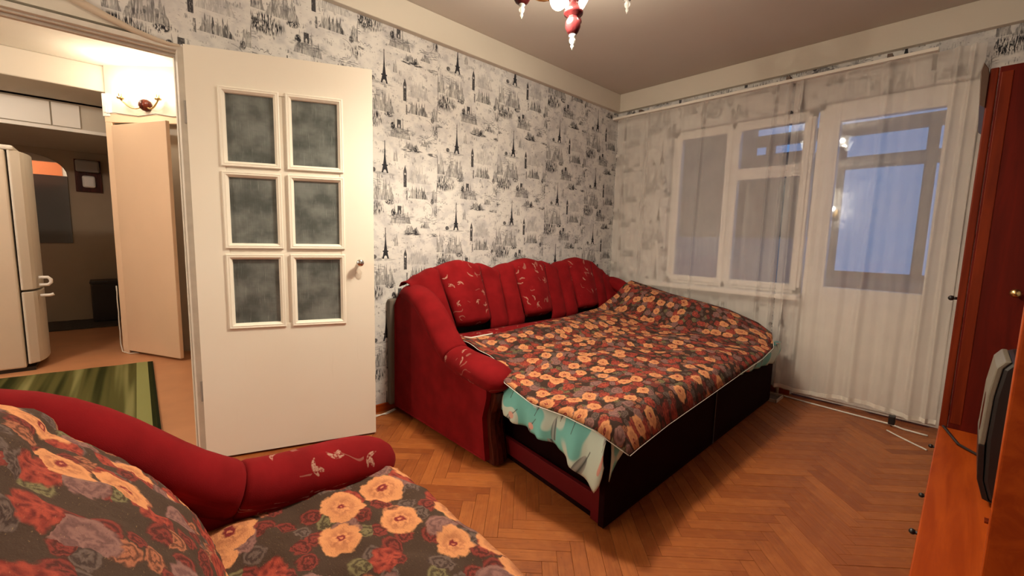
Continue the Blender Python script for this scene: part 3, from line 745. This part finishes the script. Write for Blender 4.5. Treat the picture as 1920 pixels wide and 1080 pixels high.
bx(-.215, .03, 4.58, 4.86, .014, .50).build('body', 'black', bn, bevel=.012); bx(-.222, .034, 4.574, 4.866, .47, .505).build('lid', 'black', bn, bevel=.006)
g = MB(); g.grid(lambda u, v: (-.72+.72*u, 4.22+.66*v, .006+.003*wob(u*4, v*4)), 24, 20)
tag(g.build('doormat', 'mat_', solid=.010), 'dark speckled doormat in front of the black box', 'doormat')
hk_ = MB(); hk_.box(-.70, -.60, 4.80, 4.875, 1.80, 1.83); hk_.box(-.66, -.58, 4.74, 4.82, 1.845, 1.855)
cb1 = [dg(-.02+.002*sin(i*2.0), .62-.06*i, .018) for i in range(10)] + [dg(.02, .02, .05), dg(.10, .008, .07), dg(.16, .008, .04)]
tag(MB().tube(cb1, .005, 6).build('hall_cable', 'cable', smooth=True), 'thin white cable hanging beside the closet door casing', 'cable')
dpt = [A0+Vector((-.01, 0, 2.105))] + [dg(s, 2.118+.012*sin(s*17), .028) for s in (.03, .10, .18, .30, .45, .60, .8)]
tag(MB().tube(dpt, .004, 6).build('sconce_wire', 'steel', smooth=True), 'grey wire running along the top of the closet door casing', 'wire')

# ================================================================== SOFA BED
SO = root('sofa_bed', (2.45, -.75, 0), 'red chenille sofa pulled out into a bed against the papered wall', 'sofa')
def arm_path():
    #      y,     z centre, rx,   rz   (local: y from back 0 to front -1)
    return [(-.085, .70, .030, .040), (-.090, .745, .060, .055), (-.125, .775, .074, .062), (-.20, .780, .082, .066), (-.29, .755, .086, .068), (-.38, .700, .086, .068),
            (-.46, .622, .086, .068), (-.54, .540, .087, .070), (-.63, .482, .090, .072), (-.72, .460, .093, .074), (-.82, .455, .096, .076), (-.92, .450, .098, .076),
            (-.985, .440, .096, .074), (-1.025, .420, .082, .064), (-1.040, .400, .045, .040)]
def build_arm(parent, to, trim=True):
    P = arm_path(); pad = MB(); rings = []
    for i, (y, z, rx, rz) in enumerate(P):
        y0, z0 = P[max(i-1, 0)][:2]; y1, z1 = P[min(i+1, len(P)-1)][:2]
        t = Vector((0, y1-y0, z1-z0)).normalized(); n = Vector((1, 0, 0)).cross(t) * -1
        if n.z < -.2 or (abs(n.z) < .2 and n.y < 0 and i < 3): n = -n
        rings.append([to(Vector((.075, y, z)) + Vector((1, 0, 0))*rx*cos(a) + n*rz*sin(a)) for a in [2*pi*j/18 for j in range(18)]])
    L = [0]
    for a, b in zip(P, P[1:]): L.append(L[-1]+math.hypot(b[0]-a[0], b[1]-a[1]))
    for nm, lo_, hi, mt_ in (('arm_bolster', 0, 9, 'red'), ('arm_pad', 8, len(P), 'sprig')):
        pad = MB(); rg = [list(r) for r in rings[lo_:hi]]
        c_ = sum(rg[0 if nm == 'arm_pad' else -1], Vector())/18
        lip = [c_+(v-c_)*.93 for v in rg[0 if nm == 'arm_pad' else -1]]
        if nm == 'arm_pad': rg = [lip]+rg
        else: rg = rg+[lip]
        pad.loft(rg, True); LL = L[lo_:hi]; LL = [LL[0]]+LL if nm == 'arm_pad' else LL+[LL[-1]]
        for i in range(len(rg)):
            for j in range(18): pad.uv[i*18+j] = (LL[i], .07*(2*pi*j/18))
        pad.build(nm, mt_, parent, smooth=True, sub=1)
    # slab body under the pad
    top = [(y, z) for y, z, a, b in P[1:-2]]
    poly = [(-.055, .035), (-.06, .70)] + top + [(-.985, .36), (-.955, .25), (-.97, .13), (-.985, .035)]
    N = len(poly); body = MB(); lay = []
    for x, sh in ((.006, .016), (.0, 0), (.13, 0), (.136, .016)):
        cy, cz = -.5, .35
        lay.append([to(Vector((x, cy+(y-cy)*(1-sh), cz+(z-cz)*(1-sh)))) for y, z in poly])
    body.loft(lay, True); bo = body.build('arm_body', 'red', parent)
    # curved wooden trim on the front face
    tr = MB(); rr = []
    path = [(-1.005, .385), (-.990, .33), (-.968, .27), (-.962, .21), (-.972, .15), (-.988, .09), (-1.0, .03), (-1.0, .012)]
    for y, z in path:
        rr.append([to(Vector((x, y+dy, z))) for x, dy in ((.030, .0), (.030, -.016), (.055, -.026), (.085, -.026), (.115, -.016), (.140, .0), (.140, .05), (.03, .05))])
    tr.loft(rr, True); tr.build('arm_front_trim', 'darkwood', parent, smooth=False, bevel=.004)
build_arm(SO, lambda v: Vector((1.290+v.x, v.y, v.z)))
build_arm(SO, lambda v: Vector((3.555-v.x, v.y, v.z*.955-(.03 if v.y < -.5 and v.z > .3 else 0))))
bx(1.262, 1.33, -.052, -.008, .04, .735).build('back_board', 'greyback', SO, bevel=.012)
# scalloped back in nine channels
TOP = [(1.36, .835), (1.42, .868), (1.53, .915), (1.72, .953), (1.87, .935), (2.045, .895), (2.19, .930), (2.36, .958), (2.52, .942), (2.685, .898), (2.82, .935), (2.985, .958), (3.13, .942), (3.30, .868), (3.42, .80), (3.50, .755)]
seams = [1.325, 1.53, 1.87, 2.045, 2.19, 2.525, 2.685, 2.825, 3.14, 3.31, 3.49]
seamb = [1.42, 1.60, 1.885, 2.045, 2.215, 2.515, 2.685, 2.84, 3.12, 3.27, 3.42]
for i in range(10):
    mid = i in (1, 4, 7); zbot = .545 if mid else .50; off = .022 if mid else 0
    def fn(u, v, i=i, mid=mid, zbot=zbot, off=off):
        # v wraps: 0..1 front bottom->top then over the top to the back
        q = sin(pi*u)**.55 if 0 < u < 1 else 0
        if v < .8:
            w = v/.8; xt = seams[i]+(seams[i+1]-seams[i])*u; xb = seamb[i]+(seamb[i+1]-seamb[i])*u
            x = xb+(xt-xb)*w; zt = smooth_i(TOP, xt)-.02
            z = zbot+(zt-zbot)*w
            y = -.335+.125*w - (.030+off)*q*(sin(pi*min(1, w*.92+.10))**.5) + .01
            if w < .12: y += (.12-w)*.45*(1.4 if mid else .5)
            return (x, y, z)
        w = (v-.8)/.2; x = seams[i]+(seams[i+1]-seams[i])*u; zt = smooth_i(TOP, x)-.02+.012*q
        a = w*pi
        return (x, -.135-.075*cos(a) , zt+.035*sin(a))
    g = MB(); g.grid(fn, 12, 20, lambda u, v, i=i: (seams[i]+(seams[i+1]-seams[i])*u, v*.55))
    g.build('back_cushion' if mid else 'back_channel', 'sprig' if mid else 'red', SO, smooth=True, solid=.006)
bk = MB(); bk.prism([(1.36, .04)]+[(3.50, .04)]+[(x, z-.03) for x, z in reversed(TOP)], 1, -.12, -.065); bk.build('back_frame', 'greyback', SO)
g = MB(); g.grid(lambda u, v: (1.425+2.00*u, -.33-.25*v, .505-.012*v-.045*max(0, v-.8)/.2+.010*sin(pi*v)), 30, 8, lambda u, v: (2.1*u, .25*v))
g.build('seat', 'sprig', SO, smooth=True, solid=.03)
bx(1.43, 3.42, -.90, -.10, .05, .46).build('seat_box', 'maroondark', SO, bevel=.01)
# pulled-out bed frame
FLx, FRx = 1.345, 3.46; FY = -1.648; BYb = -.93
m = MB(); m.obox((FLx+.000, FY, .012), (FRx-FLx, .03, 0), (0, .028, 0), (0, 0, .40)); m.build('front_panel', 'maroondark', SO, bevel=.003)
bx((FLx+FRx)/2-.004, (FLx+FRx)/2+.004, FY+.008, FY+.014, .02, .40).build('panel_seam', 'black', SO)
def side(o, z0, z1, th): return MB().obox((FLx+.018+o, FY+.03, z0), (.075, .70, 0), (th, 0, 0), (0, 0, z1-z0))
side(0, .035, .118, .022).build('side_rail', 'maroon', SO, bevel=.002)
side(.01, .005, .035, .022).build('bottom_runner', 'maroondark', SO)
side(0.03, .36, .40, .02).build('side_rail', 'maroon', SO, bevel=.002)
MB().obox((FLx+.010, FY+.030, .012), (.004, .045, 0), (.03, 0, 0), (0, 0, .39)).build('corner_post', 'maroon', SO, bevel=.002)
bx(FRx-.03, FRx, FY+.03, BYb, .02, .39).build('side_panel', 'maroondark', SO)
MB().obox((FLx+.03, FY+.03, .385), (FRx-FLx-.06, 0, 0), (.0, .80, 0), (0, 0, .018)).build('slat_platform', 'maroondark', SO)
MB().obox((FLx+.035, FY+.02, .403), (FRx-FLx-.06, 0, 0), (0, .80, 0), (0, 0, .042)).build('mattress', 'mattress', SO, bevel=.015)
bx(1.47, 1.50, -1.58, -.95, .02, .38).build('inner_panel', 'maroondark', SO)

# ---------------------------------------------------------------- turquoise sheet
sh = MB()
NL = 60
sidecurve = [(-.93, .30), (-.99, .288), (-1.10, .285), (-1.22, .270), (-1.34, .278), (-1.45, .262), (-1.53, .235), (-1.59, .195), (-1.625, .165), (-1.648, .215), (-1.665, .29)]
def shl(u, v):
    y = -.93 - .735*u; zl = smooth_i(sidecurve, y) if False else interp([(-a, b) for a, b in sidecurve], -y)
    fx = 1.415+(-.93-y)*-.092
    top = .450; z = top+(zl-top)*v
    x = fx - .004 - .055*sin(pi*min(1, v*.60)) + .018*v*sin(y*31+1.5*v) + .008*v*sin(y*67)
    if v < .02: x = fx+.03
    return (x, y, z)
sh.grid(shl, 70, 16, lambda u, v: (.735*u+.05, .35-.2*v))
def shf(u, v):
    x = 1.345+2.10*u
    zl = .30+.05*sin(x*6) if u > .05 else .285+.02*u
    zl = interp([(0, .215), (.02, .27), (.05, .335), (.08, .315), (.10, .30), (.13, .345), (.2, .375), (.6, .37), (.9, .33), (.97, .31), (1, .36)], u)
    z = .450+(zl-.450)*v
    return (x, -1.652-.010*sin(pi*v)-.006*sin(x*40)*v-.012*v*(u < .15), z)
sh.grid(shf, 80, 8, lambda u, v: (2.1*u+.8, .35-.2*v))
sh.grid(lambda u, v: (1.39+2.05*u-.05*(1-u)*v, -.93-.735*v, .455), 10, 8)
tag(sh.build('turquoise_sheet', 'sheet', smooth=True, solid=.003, fix=False), 'turquoise printed bed sheet hanging out below the floral bedspread', 'bed sheet')

# ---------------------------------------------------------------- floral bedspread
# rows run from back (t=0) to front (t=1); columns from left to right
LEFT = [(0, (1.475, -.42, .528)), (.10, (1.475, -.55, .525)), (.28, (1.47, -.80, .505)), (.38, (1.43, -.95, .485)), (.47, (1.335, -1.06, .455)), (.62, (1.262, -1.32, .445)), (.75, (1.285, -1.48, .440)), (.88, (1.285, -1.63, .430)), (1, (1.322, -1.755, .372))]
def lerp3(tbl, t):
    return Vector([interp([(a, p[k]) for a, p in tbl], t) for k in range(3)])
BACKE = [(0, (1.475, -.43, .535)), (.06, (1.53, -.56, .537)), (.16, (1.78, -.545, .537)), (.38, (2.30, -.46, .537)), (.55, (2.62, -.40, .540)), (.76, (3.05, -.36, .555)), (.88, (3.28, -.37, .65)), (.95, (3.42, -.38, .745)), (1, (3.53, -.38, .775))]
RIGHT = [(0, (3.53, -.38, .775)), (.18, (3.56, -.55, .735)), (.36, (3.57, -.75, .69)), (.58, (3.56, -1.02, .655)), (.76, (3.52, -1.26, .625)), (.90, (3.45, -1.50, .565)), (1, (3.36, -1.62, .520))]
FRONT = [(0, (1.322, -1.755, .372)), (.06, (1.42, -1.735, .362)), (.20, (1.70, -1.71, .365)), (.40, (2.14, -1.71, .395)), (.60, (2.55, -1.71, .425)), (.75, (2.86, -1.715, .45)), (.88, (3.12, -1.70, .475)), (1, (3.36, -1.62, .520))]
def coons(u, v):
    a = lerp3(BACKE, u); b = lerp3(FRONT, u); c = lerp3(LEFT, v); d = lerp3(RIGHT, v)
    P00, P10, P01, P11 = BACKE[0][1], BACKE[-1][1], FRONT[0][1], FRONT[-1][1]
    bl = Vector(P00)*(1-u)*(1-v)+Vector(P10)*u*(1-v)+Vector(P01)*(1-u)*v+Vector(P11)*u*v
    return a*(1-v)+b*v + c*(1-u)+d*u - bl
def spread(u, v):
    p = coons(u, v); x, y = p.x, p.y
    # target heights: flat mattress, climbing over the right arm
    flat = .487 + .012*wob(x*1.1, y*1.3) + .006*sin(x*9+y*14)
    arm = interp([(-1.7, .50), (-1.41, .585), (-1.2, .64), (-.99, .675), (-.65, .715), (-.40, .76), (-.3, .78)], y)
    k = smooth_i([(3.05, 0), (3.47, 1)], x)
    tgt = flat + max(0, arm-flat)*k
    ed = min(u/.10, 1)*min((1-v)/.10, 1)*min((1-u)/.04, 1)*min(v/.08, 1)
    ed = ed*ed*(3-2*ed)
    z = p.z*(1-ed)+tgt*ed
    fx = 1.415+(-.93-y)*-.092
    if y > -.93: z = max(z, .476+.062*smooth_i([(.57, 1), (.86, 0)], -y))
    else:
        zl = zf = 9
        if x < fx:
            e = lerp3(LEFT, v); t = min(1, max(0, (fx-x)/max(.01, fx-e.x))); zl = .476+(e.z-.476)*t**2.2
        if y < FY:
            e = lerp3(FRONT, u); t = min(1, max(0, (FY-y)/max(.01, FY-e.y))); zf = .476+(e.z-.476)*t**2.2
        z = min(zl, zf) if min(zl, zf) < 9 else max(z, .476)
    return (x, y, z + .004*wob(x*5, y*5)*ed)
g = MB(); g.grid(spread, 110, 90, lambda u, v: (u*2.25, v*1.45))
tag(g.build('floral_bedspread', 'floral', smooth=True, solid=.007, fix=False), 'brown bedspread with peach and red roses covering the pulled-out bed', 'bedspread')
hem = MB(); hem.tube([Vector(spread(0, i/40))+Vector((-.002, 0, -.004)) for i in range(41)], .002, 6)
hem.tube([Vector(spread(i/60, 1))+Vector((0, -.004, -.004)) for i in range(61)], .0016, 6)
hem.tube([Vector(spread(.04+.09*i/20, 0))+Vector((0, .004, .005)) for i in range(21)], .005, 6)
ho = hem.build('hem', 'cable', bpy.data.objects['floral_bedspread'], smooth=True)

# ================================================================== ARMCHAIR (near left)
AC = root('armchair', (.10, -1.62, 0), 'red chenille armchair in the near left corner under floral covers', 'armchair')
AX, AY = -.440, -1.235
to1 = lambda v: Vector((AX - v.y, AY - v.x, v.z))
AY2 = -2.30
to2 = lambda v: Vector((AX - v.y, AY2 + v.x, v.z))
build_arm(AC, to1); build_arm(AC, to2)
def abk(u, v):     # domed backrest, v from seat up and over
    y = AY-.12 - (AY-.12 - (AY2+.12))*u; s = sin(pi*u)
    zt = .80+.15*s**.8
    if v < .75:
        w = v/.75; z = .40+(zt-.03-.40)*w; x = AX+.47-.20*w+.03*sin(pi*w)*s**.5
    else:
        a = (v-.75)/.25*pi; z = zt-.03+.03*sin(a); x = AX+.21+.06*cos(a)
    return (x, y, z)
MB().grid(abk, 20, 24, lambda u, v: (u*.7, v*.7)).build('backrest', 'red', AC, smooth=True, solid=.02)
bx(AX+.03, AX+.07, AY2+.05, AY-.05, .04, .80).build('back_panel', 'red', AC, bevel=.02)
bx(AX+.07, AX+.97, AY2+.14, AY-.14, .06, .34).build('seat_base', 'red', AC, bevel=.02)
bx(AX+.30, AX+1.0, AY2+.145, AY-.145, .34, .415).build('seat_cushion', 'sprig', AC, bevel=.035)
# back cover
def cover(u, v):
    yA, yB = AY-.125, AY2-.02; y = yA+(yB-yA)*u; s = max(0, sin(pi*min(1, u*.92+.04)))
    zt = .745+.145*s**.62
    if v < .72:
        w = v/.72; z = .425+(zt-.05-.425)*w
        x = AX+.565-.225*w+.060*sin(pi*w)*s**.5
    else:
        a = (v-.72)/.28*pi; z = zt-.05+.065*sin(a); x = AX+.235+.105*cos(a)
    return (x+.006*wob(y*6, z*6), y, z+.004*wob(y*9, v*8))
g = MB(); g.grid(cover, 60, 60, lambda u, v: (u*.95, v*.85))
tag(g.build('armchair_back_throw', 'floral2', smooth=True, solid=.008, fix=False), 'floral throw with large peach roses draped over the armchair back', 'throw')
def scov(u, v):
    x = AX+.45+(1.045-.45)*v - .10*(1-v)*0; yA, yB = AY-.145, AY2-.01
    y = yA+(yB-yA)*u; z = .437+.010*wob(x*5, y*5)
    if v > .93: z -= (v-.93)/.07*.02
    return (x, y, z)
g = MB(); g.grid(scov, 50, 40, lambda u, v: (u*.75+2.2, v*.60))
tag(g.build('armchair_seat_throw', 'floral2', smooth=True, solid=.008, fix=False), 'floral throw laid flat over the armchair seat', 'throw')

# ================================================================== CHANDELIER
CX, CY = 1.515, -1.25
ch = root('chandelier', (CX, CY, 1.95), 'four-armed chandelier of turned burgundy wood hanging from the ceiling', 'chandelier')
MB().lathe([(.055, 2.549), (.06, 2.53), (.03, 2.50), (.010, 2.485)], (CX, CY, 0), 20).build('canopy', 'chwood', ch, smooth=True)
MB().tube([(CX, CY, 2.49), (CX, CY, 2.25)], .010, 10).build('stem', 'brass', ch, smooth=True)
MB().lathe([(.012, 2.30), (.03, 2.285), (.022, 2.26), (.040, 2.235), (.046, 2.205), (.030, 2.175), (.018, 2.15), (.024, 2.13), (.042, 2.11), (.040, 2.10), (.022, 2.092), (.024, 2.085), (.032, 2.07), (.033, 2.05), (.024, 2.028), (.014, 2.018)], (CX, CY, 0), 24).build('body', 'chwood', ch, smooth=True)
fin = [(.014, 0), (.016, -.005), (.008, -.011), (.013, -.020), (.012, -.030), (.005, -.040), (.0075, -.047), (.0035, -.055), (.0015, -.064)]
MB().lathe([(r*1.05, 2.018+z) for r, z in fin], (CX, CY, 0), 14).build('finial', 'crystal', ch, smooth=True)
for k in range(4):
    a = math.radians(39)+k*pi/2; d = Vector((cos(a), sin(a), 0)); c = Vector((CX, CY, 0)); R = .225
    pth = [c+d*(.03+(R-.03)*t)+Vector((0, 0, 2.215-.055*sin(pi*t*.95)*1.0+.01*t)) for t in [i/10 for i in range(11)]]
    ar = MB().tube(pth, .007, 8).build('arm', 'brass', ch, smooth=True); e = c+d*R
    MB().lathe([(.012, 2.235), (.036, 2.230), (.042, 2.215), (.026, 2.203), (.034, 2.190), (.037, 2.175), (.028, 2.160), (.013, 2.152)], e, 18).build('turned_cup', 'chwood', ar, smooth=True)
    MB().lathe([(r*.95, 2.152+z*.95) for r, z in fin], e, 12).build('drop', 'crystal', ar, smooth=True)
    sh_ = MB().lathe([(.020, 2.232), (.046, 2.245), (.062, 2.275), (.066, 2.305), (.082, 2.335)], e, 20)
    sh_.f = sh_.f[:-1]; sh_.build('shade', 'shade', ar, smooth=True, solid=.002)
    MB().sphere(e+Vector((0, 0, 2.295)), .026, 12, (1, 1, 1.25)).build('bulb', 'bulb', ar, smooth=True)
    L = bpy.data.lights.new('chandelier_light', 'POINT'); L.energy = BULB_W; L.color = LAMP_C; L.shadow_soft_size = .02
    lo = bpy.data.objects.new('chandelier_light', L); COL.objects.link(lo); lo.location = e+Vector((0, 0, 2.300))

# central downward bulb beside the turned hub
dc = Vector((CX-.085, CY+.012, 0))
MB().lathe([(.012, 2.205), (.022, 2.195), (.024, 2.175), (.016, 2.168)], dc, 16).build('lamp_holder', 'chwood', ch, smooth=True)
MB().tube([dc+Vector((0, 0, 2.20)), Vector((CX-.02, CY, 2.225))], .006, 8).build('holder_arm', 'brass', ch, smooth=True)
MB().sphere(dc+Vector((0, 0, 2.132)), .036, 16, (1, 1, 1.1)).build('down_bulb', 'bulb', ch, smooth=True)
L = bpy.data.lights.new('down_light', 'SPOT'); L.energy = DOWN_W*4; L.color = LAMP_C; L.shadow_soft_size = .09; L.spot_size = math.radians(172); L.spot_blend = .75
lo = bpy.data.objects.new('down_light', L); COL.objects.link(lo); lo.location = dc+Vector((0, 0, 2.125))
# wall lamp on the left wall (outside the frame)
wl = root('wall_lamp', (XL, -.75, 1.72), 'brass wall lamp with a glowing glass shade on the left wall', 'wall lamp')
MB().lathe([(.05, -.012), (.05, .0), (.02, .02)], (0, 0, 0), 16)
pm2 = MB(); pm2.box(XL, XL+.02, -.81, -.69, 1.62, 1.80); pm2.build('plate', 'brass', wl, bevel=.006)
MB().tube([(XL+.02, -.75, 1.70), (XL+.10, -.75, 1.66), (XL+.16, -.75, 1.70), (XL+.16, -.75, 1.745)], .008, 8).build('arm', 'brass', wl, smooth=True)
ws = MB().lathe([(.02, 1.745), (.05, 1.76), (.07, 1.80), (.085, 1.86)], (XL+.16, -.75, 0), 20); ws.f = ws.f[:-1]; ws.build('shade', 'shade', wl, smooth=True, solid=.002)
MB().sphere((XL+.16, -.75, 1.81), .03, 12).build('bulb', 'bulb', wl, smooth=True)
L = bpy.data.lights.new('wall_lamp_light', 'POINT'); L.energy = WALLLAMP_W; L.color = LAMP_C; L.shadow_soft_size = .03
lo = bpy.data.objects.new('wall_lamp_light', L); COL.objects.link(lo); lo.location = (XL+.16, -.75, 1.81)

# ================================================================== CURTAINS AND TRACK
tk = root('curtain_track', (3.62, -1.3, 2.28), 'white curtain track below the beam of the window wall', 'curtain track')
bx(3.610, 3.668, -2.27, -.03, 2.296, 2.316).build('track', 'track', tk, bevel=.002)
for y in (-.32, -1.50, -2.05): bx(3.61, 3.745, y-.012, y+.012, 2.316, 2.338).build('bracket', 'brown', tk)
def curtain(y0, y1, z0, folds, seedv, name, label):
    def fn(u, v):
        y = y0+(y1-y0)*u; x = 3.640
        for (fy, w, a) in folds:
            x += -a*math.exp(-((y-fy)/w)**2)
        x += (.008*sin(u*38+seedv)+.004*sin(u*91+seedv*2))*(.4+.6*v)
        z = 2.294-(2.294-z0-.012*sin(u*9+seedv))*v
        return (x-.02*v, y+.006*sin(v*4+u*20), z)
    g = MB(); g.grid(fn, 220, 14, lambda u, v: (u*(y0-y1), v*2.2))
    o = tag(g.build(name, 'sheer', smooth=True, fix=False), label, 'curtain', 'sheer curtains on the window wall')
    hm = MB(); hm.grid(lambda u, v: Vector(fn(u, .985+.0125*v))+Vector((-.002, 0, 0)), 220, 1); hm.build('hem', 'track', o, smooth=True, fix=False)
    return o
F1 = [(-.16, .010, .03), (-.38, .010, .035), (-.40, .006, .02), (-.90, .010, .03), (-1.43, .008, .03), (-1.52, .010, .035)]
F2 = [(-1.60, .012, .03), (-2.05, .02, .015), (-2.35, .014, .025), (-2.42, .01, .025)]
curtain(-.08, -1.535, .085, F1, 1.0, 'sheer_curtain', 'white sheer tulle curtain in front of the window, beside the sofa')
curtain(-1.548, -2.47, .075, F2, 2.7, 'sheer_curtain', 'white sheer tulle curtain in front of the balcony door')

# ---------------------------------------------------------------- radiator behind the curtain
rd = root('radiator', (3.69, -.85, .12), 'cream cast radiator under the window sill behind the tulle', 'radiator')
for i in range(9):
    y = -.50-.075*i; m = MB()
    m.box(3.672, 3.728, y-.028, y+.028, .14, .60); m.build('section', 'radiator', rd, bevel=.018)
m = MB(); m.tube([(3.70, -.40, .17), (3.70, -1.60, .17)], .012, 8); m.tube([(3.70, -.40, .57), (3.70, -1.15, .57)], .012, 8); m.tube([(3.70, -1.60, .17), (3.70, -1.60, -.005)], .012, 8)
m.build('pipe', 'radiator', rd, smooth=True)
# floor clutter
def cable(name, pts, r, label, mat='cable'):
    P = []
    for a, b in zip(pts, pts[1:]):
        for i in range(6): P.append(Vector(a).lerp(Vector(b), i/6))
    P.append(Vector(pts[-1])); return tag(MB().tube(P, r, 6).build(name, mat, smooth=True), label, 'cable')
cable('floor_cable', [(1.02, -.060, .006), (1.12, -.085, .005), (1.22, -.070, .006), (1.30, -.04, .006)], .0045, 'white cable on the parquet between the open door and the sofa arm')
cable('floor_cable', [(1.02, -.075, .006), (1.15, -.060, .006), (1.22, -.085, .005), (1.30, -.055, .006)], .0035, 'second thin white cable lying by the sofa arm at the back wall')
cable('floor_cable', [(3.66, -1.66, .005), (3.64, -1.80, .006), (3.63, -2.00, .005), (3.62, -2.18, .006), (3.60, -2.27, .012), (3.58, -2.34, .006), (3.57, -2.45, .006)], .006, 'pale cable running along the foot of the balcony door')
cable('floor_cable', [(3.48, -2.27, .005), (3.42, -2.33, .005), (3.36, -2.40, .005), (3.31, -2.46, .005)], .005, 'short pale cable on the floor beside the wall unit')
tr_ = root('floor_tray', (3.60, -1.58, 0), 'small shallow tray on the floor under the curtain', 'tray')
bx(3.46, 3.62, -1.66, -1.50, .0, .006).build('base', 'brown', tr_)
m = MB(); m.box(3.455, 3.461, -1.665, -1.495, 0, .022).box(3.619, 3.625, -1.665, -1.495, 0, .022).box(3.455, 3.625, -1.501, -1.495, 0, .022).box(3.455, 3.625, -1.665, -1.659, 0, .022); m.build('rim', 'curl', tr_)
pl = root('power_plug', (3.60, -2.28, 0), 'small black plug adapter by the foot of the balcony door', 'plug')
bx(3.585, 3.625, -2.295, -2.262, .012, .070).build('body', 'black', pl, bevel=.005); MB().tube([(3.60, -2.28, .0), (3.60, -2.28, .02)], .006, 8).build('cord', 'black', pl)

# ================================================================== WALL UNIT AND TV
ZT, XT = .43, 2.40
WU = root('storage_unit', (1.8, -2.76, 0), 'cherry veneer wall unit with a tall cabinet at the right wall', 'wall unit')
YF, YBk = -2.502, YR+.01
bx(.55, XT, YBk, YF-.014, .05, ZT-.022).build('low_cabinet', 'cherry', WU, bevel=.003)
bx(.50, XT, YBk, YF, ZT-.022, ZT).build('top_board', 'cherrytop', WU, bevel=.003)
bx(.60, 2.9, YBk, YF-.04, 0, .05).build('plinth', 'darkwood', WU)
tall = MB(); tall.box(XT, 2.95, YBk, YF-.024, .05, 1.80); tall.build('tall_cabinet', 'cherryred', WU, bevel=.003)
bx(XT+.001, 2.95, YF-.0235, YF, .06, 1.80).build('tall_door', 'cherry', WU, bevel=.004)
bx(XT-.002, XT+.004, YF-.060, YF-.030, .45, 1.78).build('side_stile', 'cherry', WU, bevel=.002)
cr = MB(); cr.prism([(YF+.0, 1.66), (YF+.016, 1.675), (YF+.024, 1.795), (YF+.018, 1.825), (YF+.004, 1.80), (YF+.0, 1.78)], 0, XT-.004, 2.96); cr.build('crown', 'crownm', WU, bevel=.002)
bx(1.55, XT, YBk, YF-.10, 1.62, 2.02).build('hanging_cabinet', 'cherryred', WU, bevel=.003)
bx(1.62, 1.645, YBk, YF-.115, ZT, .435).build('shim', 'cherry', WU)
bx(.93, .955, YBk, YF-.082, ZT, 1.90).build('partition', 'cherrytop', WU, bevel=.003)
for x, z in ((2.30, .37), (1.95, .31), (1.55, .37)):
    k = MB(); k.tube([(x, YF-.014, z), (x, YF+.008, z)], .005, 8); k.sphere((x, YF+.012, z), .008, 10); k.build('knob', 'black', WU, smooth=True)
k = MB(); k.tube([(2.62, YF, .93), (2.62, YF+.016, .93)], .006, 8); k.sphere((2.62, YF+.02, .93), .011, 10); k.build('knob', 'black', WU, smooth=True)
k = MB(); k.tube([(XT, -2.645, .985), (XT-.03, -2.645, .985)], .008, 8); k.sphere((XT-.035, -2.645, .985), .016, 12); k.build('knob', 'brass', WU, smooth=True)
tv = root('television', (1.92, -2.78, ZT), 'small black tube television with a grey bezel on the wall unit', 'television')
TX0, TX1 = 1.73, 1.95
fr0 = [(-2.640, .440), (-2.612, .448), (-2.597, .50), (-2.591, .62), (-2.593, .74), (-2.601, .82), (-2.615, .842)]
prof = fr0 + [(y-.012, z) for y, z in reversed(fr0)]
fu = [(-2.590, .60)]+fr0[3:]; fl = fr0[:3]+[(-2.590, .60)]
MB().prism(fu+[(y-.012, z) for y, z in reversed(fu)], 0, TX0, TX1).build('bezel', 'silver', tv, bevel=.003)
MB().prism(fl+[(y-.012, z) for y, z in reversed(fl)], 0, TX0, TX1).build('lower_bezel', 'black', tv, bevel=.003)
MB().prism([(-2.66, .438)]+[(y-.0125, z) for y, z in fr0[1:]]+[(-2.65, .850), (-2.80, .850), (-2.93, .80), (-2.93, .47), (-2.75, .436)], 0, TX0-.004, TX1+.004).build('housing', 'black', tv, bevel=.008)
g = MB(); g.grid(lambda u, v: (TX0+.035+(TX1-TX0-.07)*u, interp([(z, y) for y, z in fr0], .49+.31*v)-.004+.003*sin(pi*u)*sin(pi*v), .49+.31*v), 12, 10); g.build('screen', 'screen', tv, smooth=True, solid=.004)
bx(TX0-.008, TX0-.003, -2.74, -2.632, .834, .839).build('side_strip', 'chrome', tv)
for x in (TX0+.05, TX1-.05): bx(x-.02, x+.02, -2.74, -2.64, ZT, .442).build('foot', 'black', tv)
cable('tv_cable', [(2.385, -2.515, ZT+.006), (2.30, -2.535, ZT+.006), (2.20, -2.56, ZT+.006), (2.12, -2.62, ZT+.006)], .005, 'black television cable on the low cabinet top', 'black')
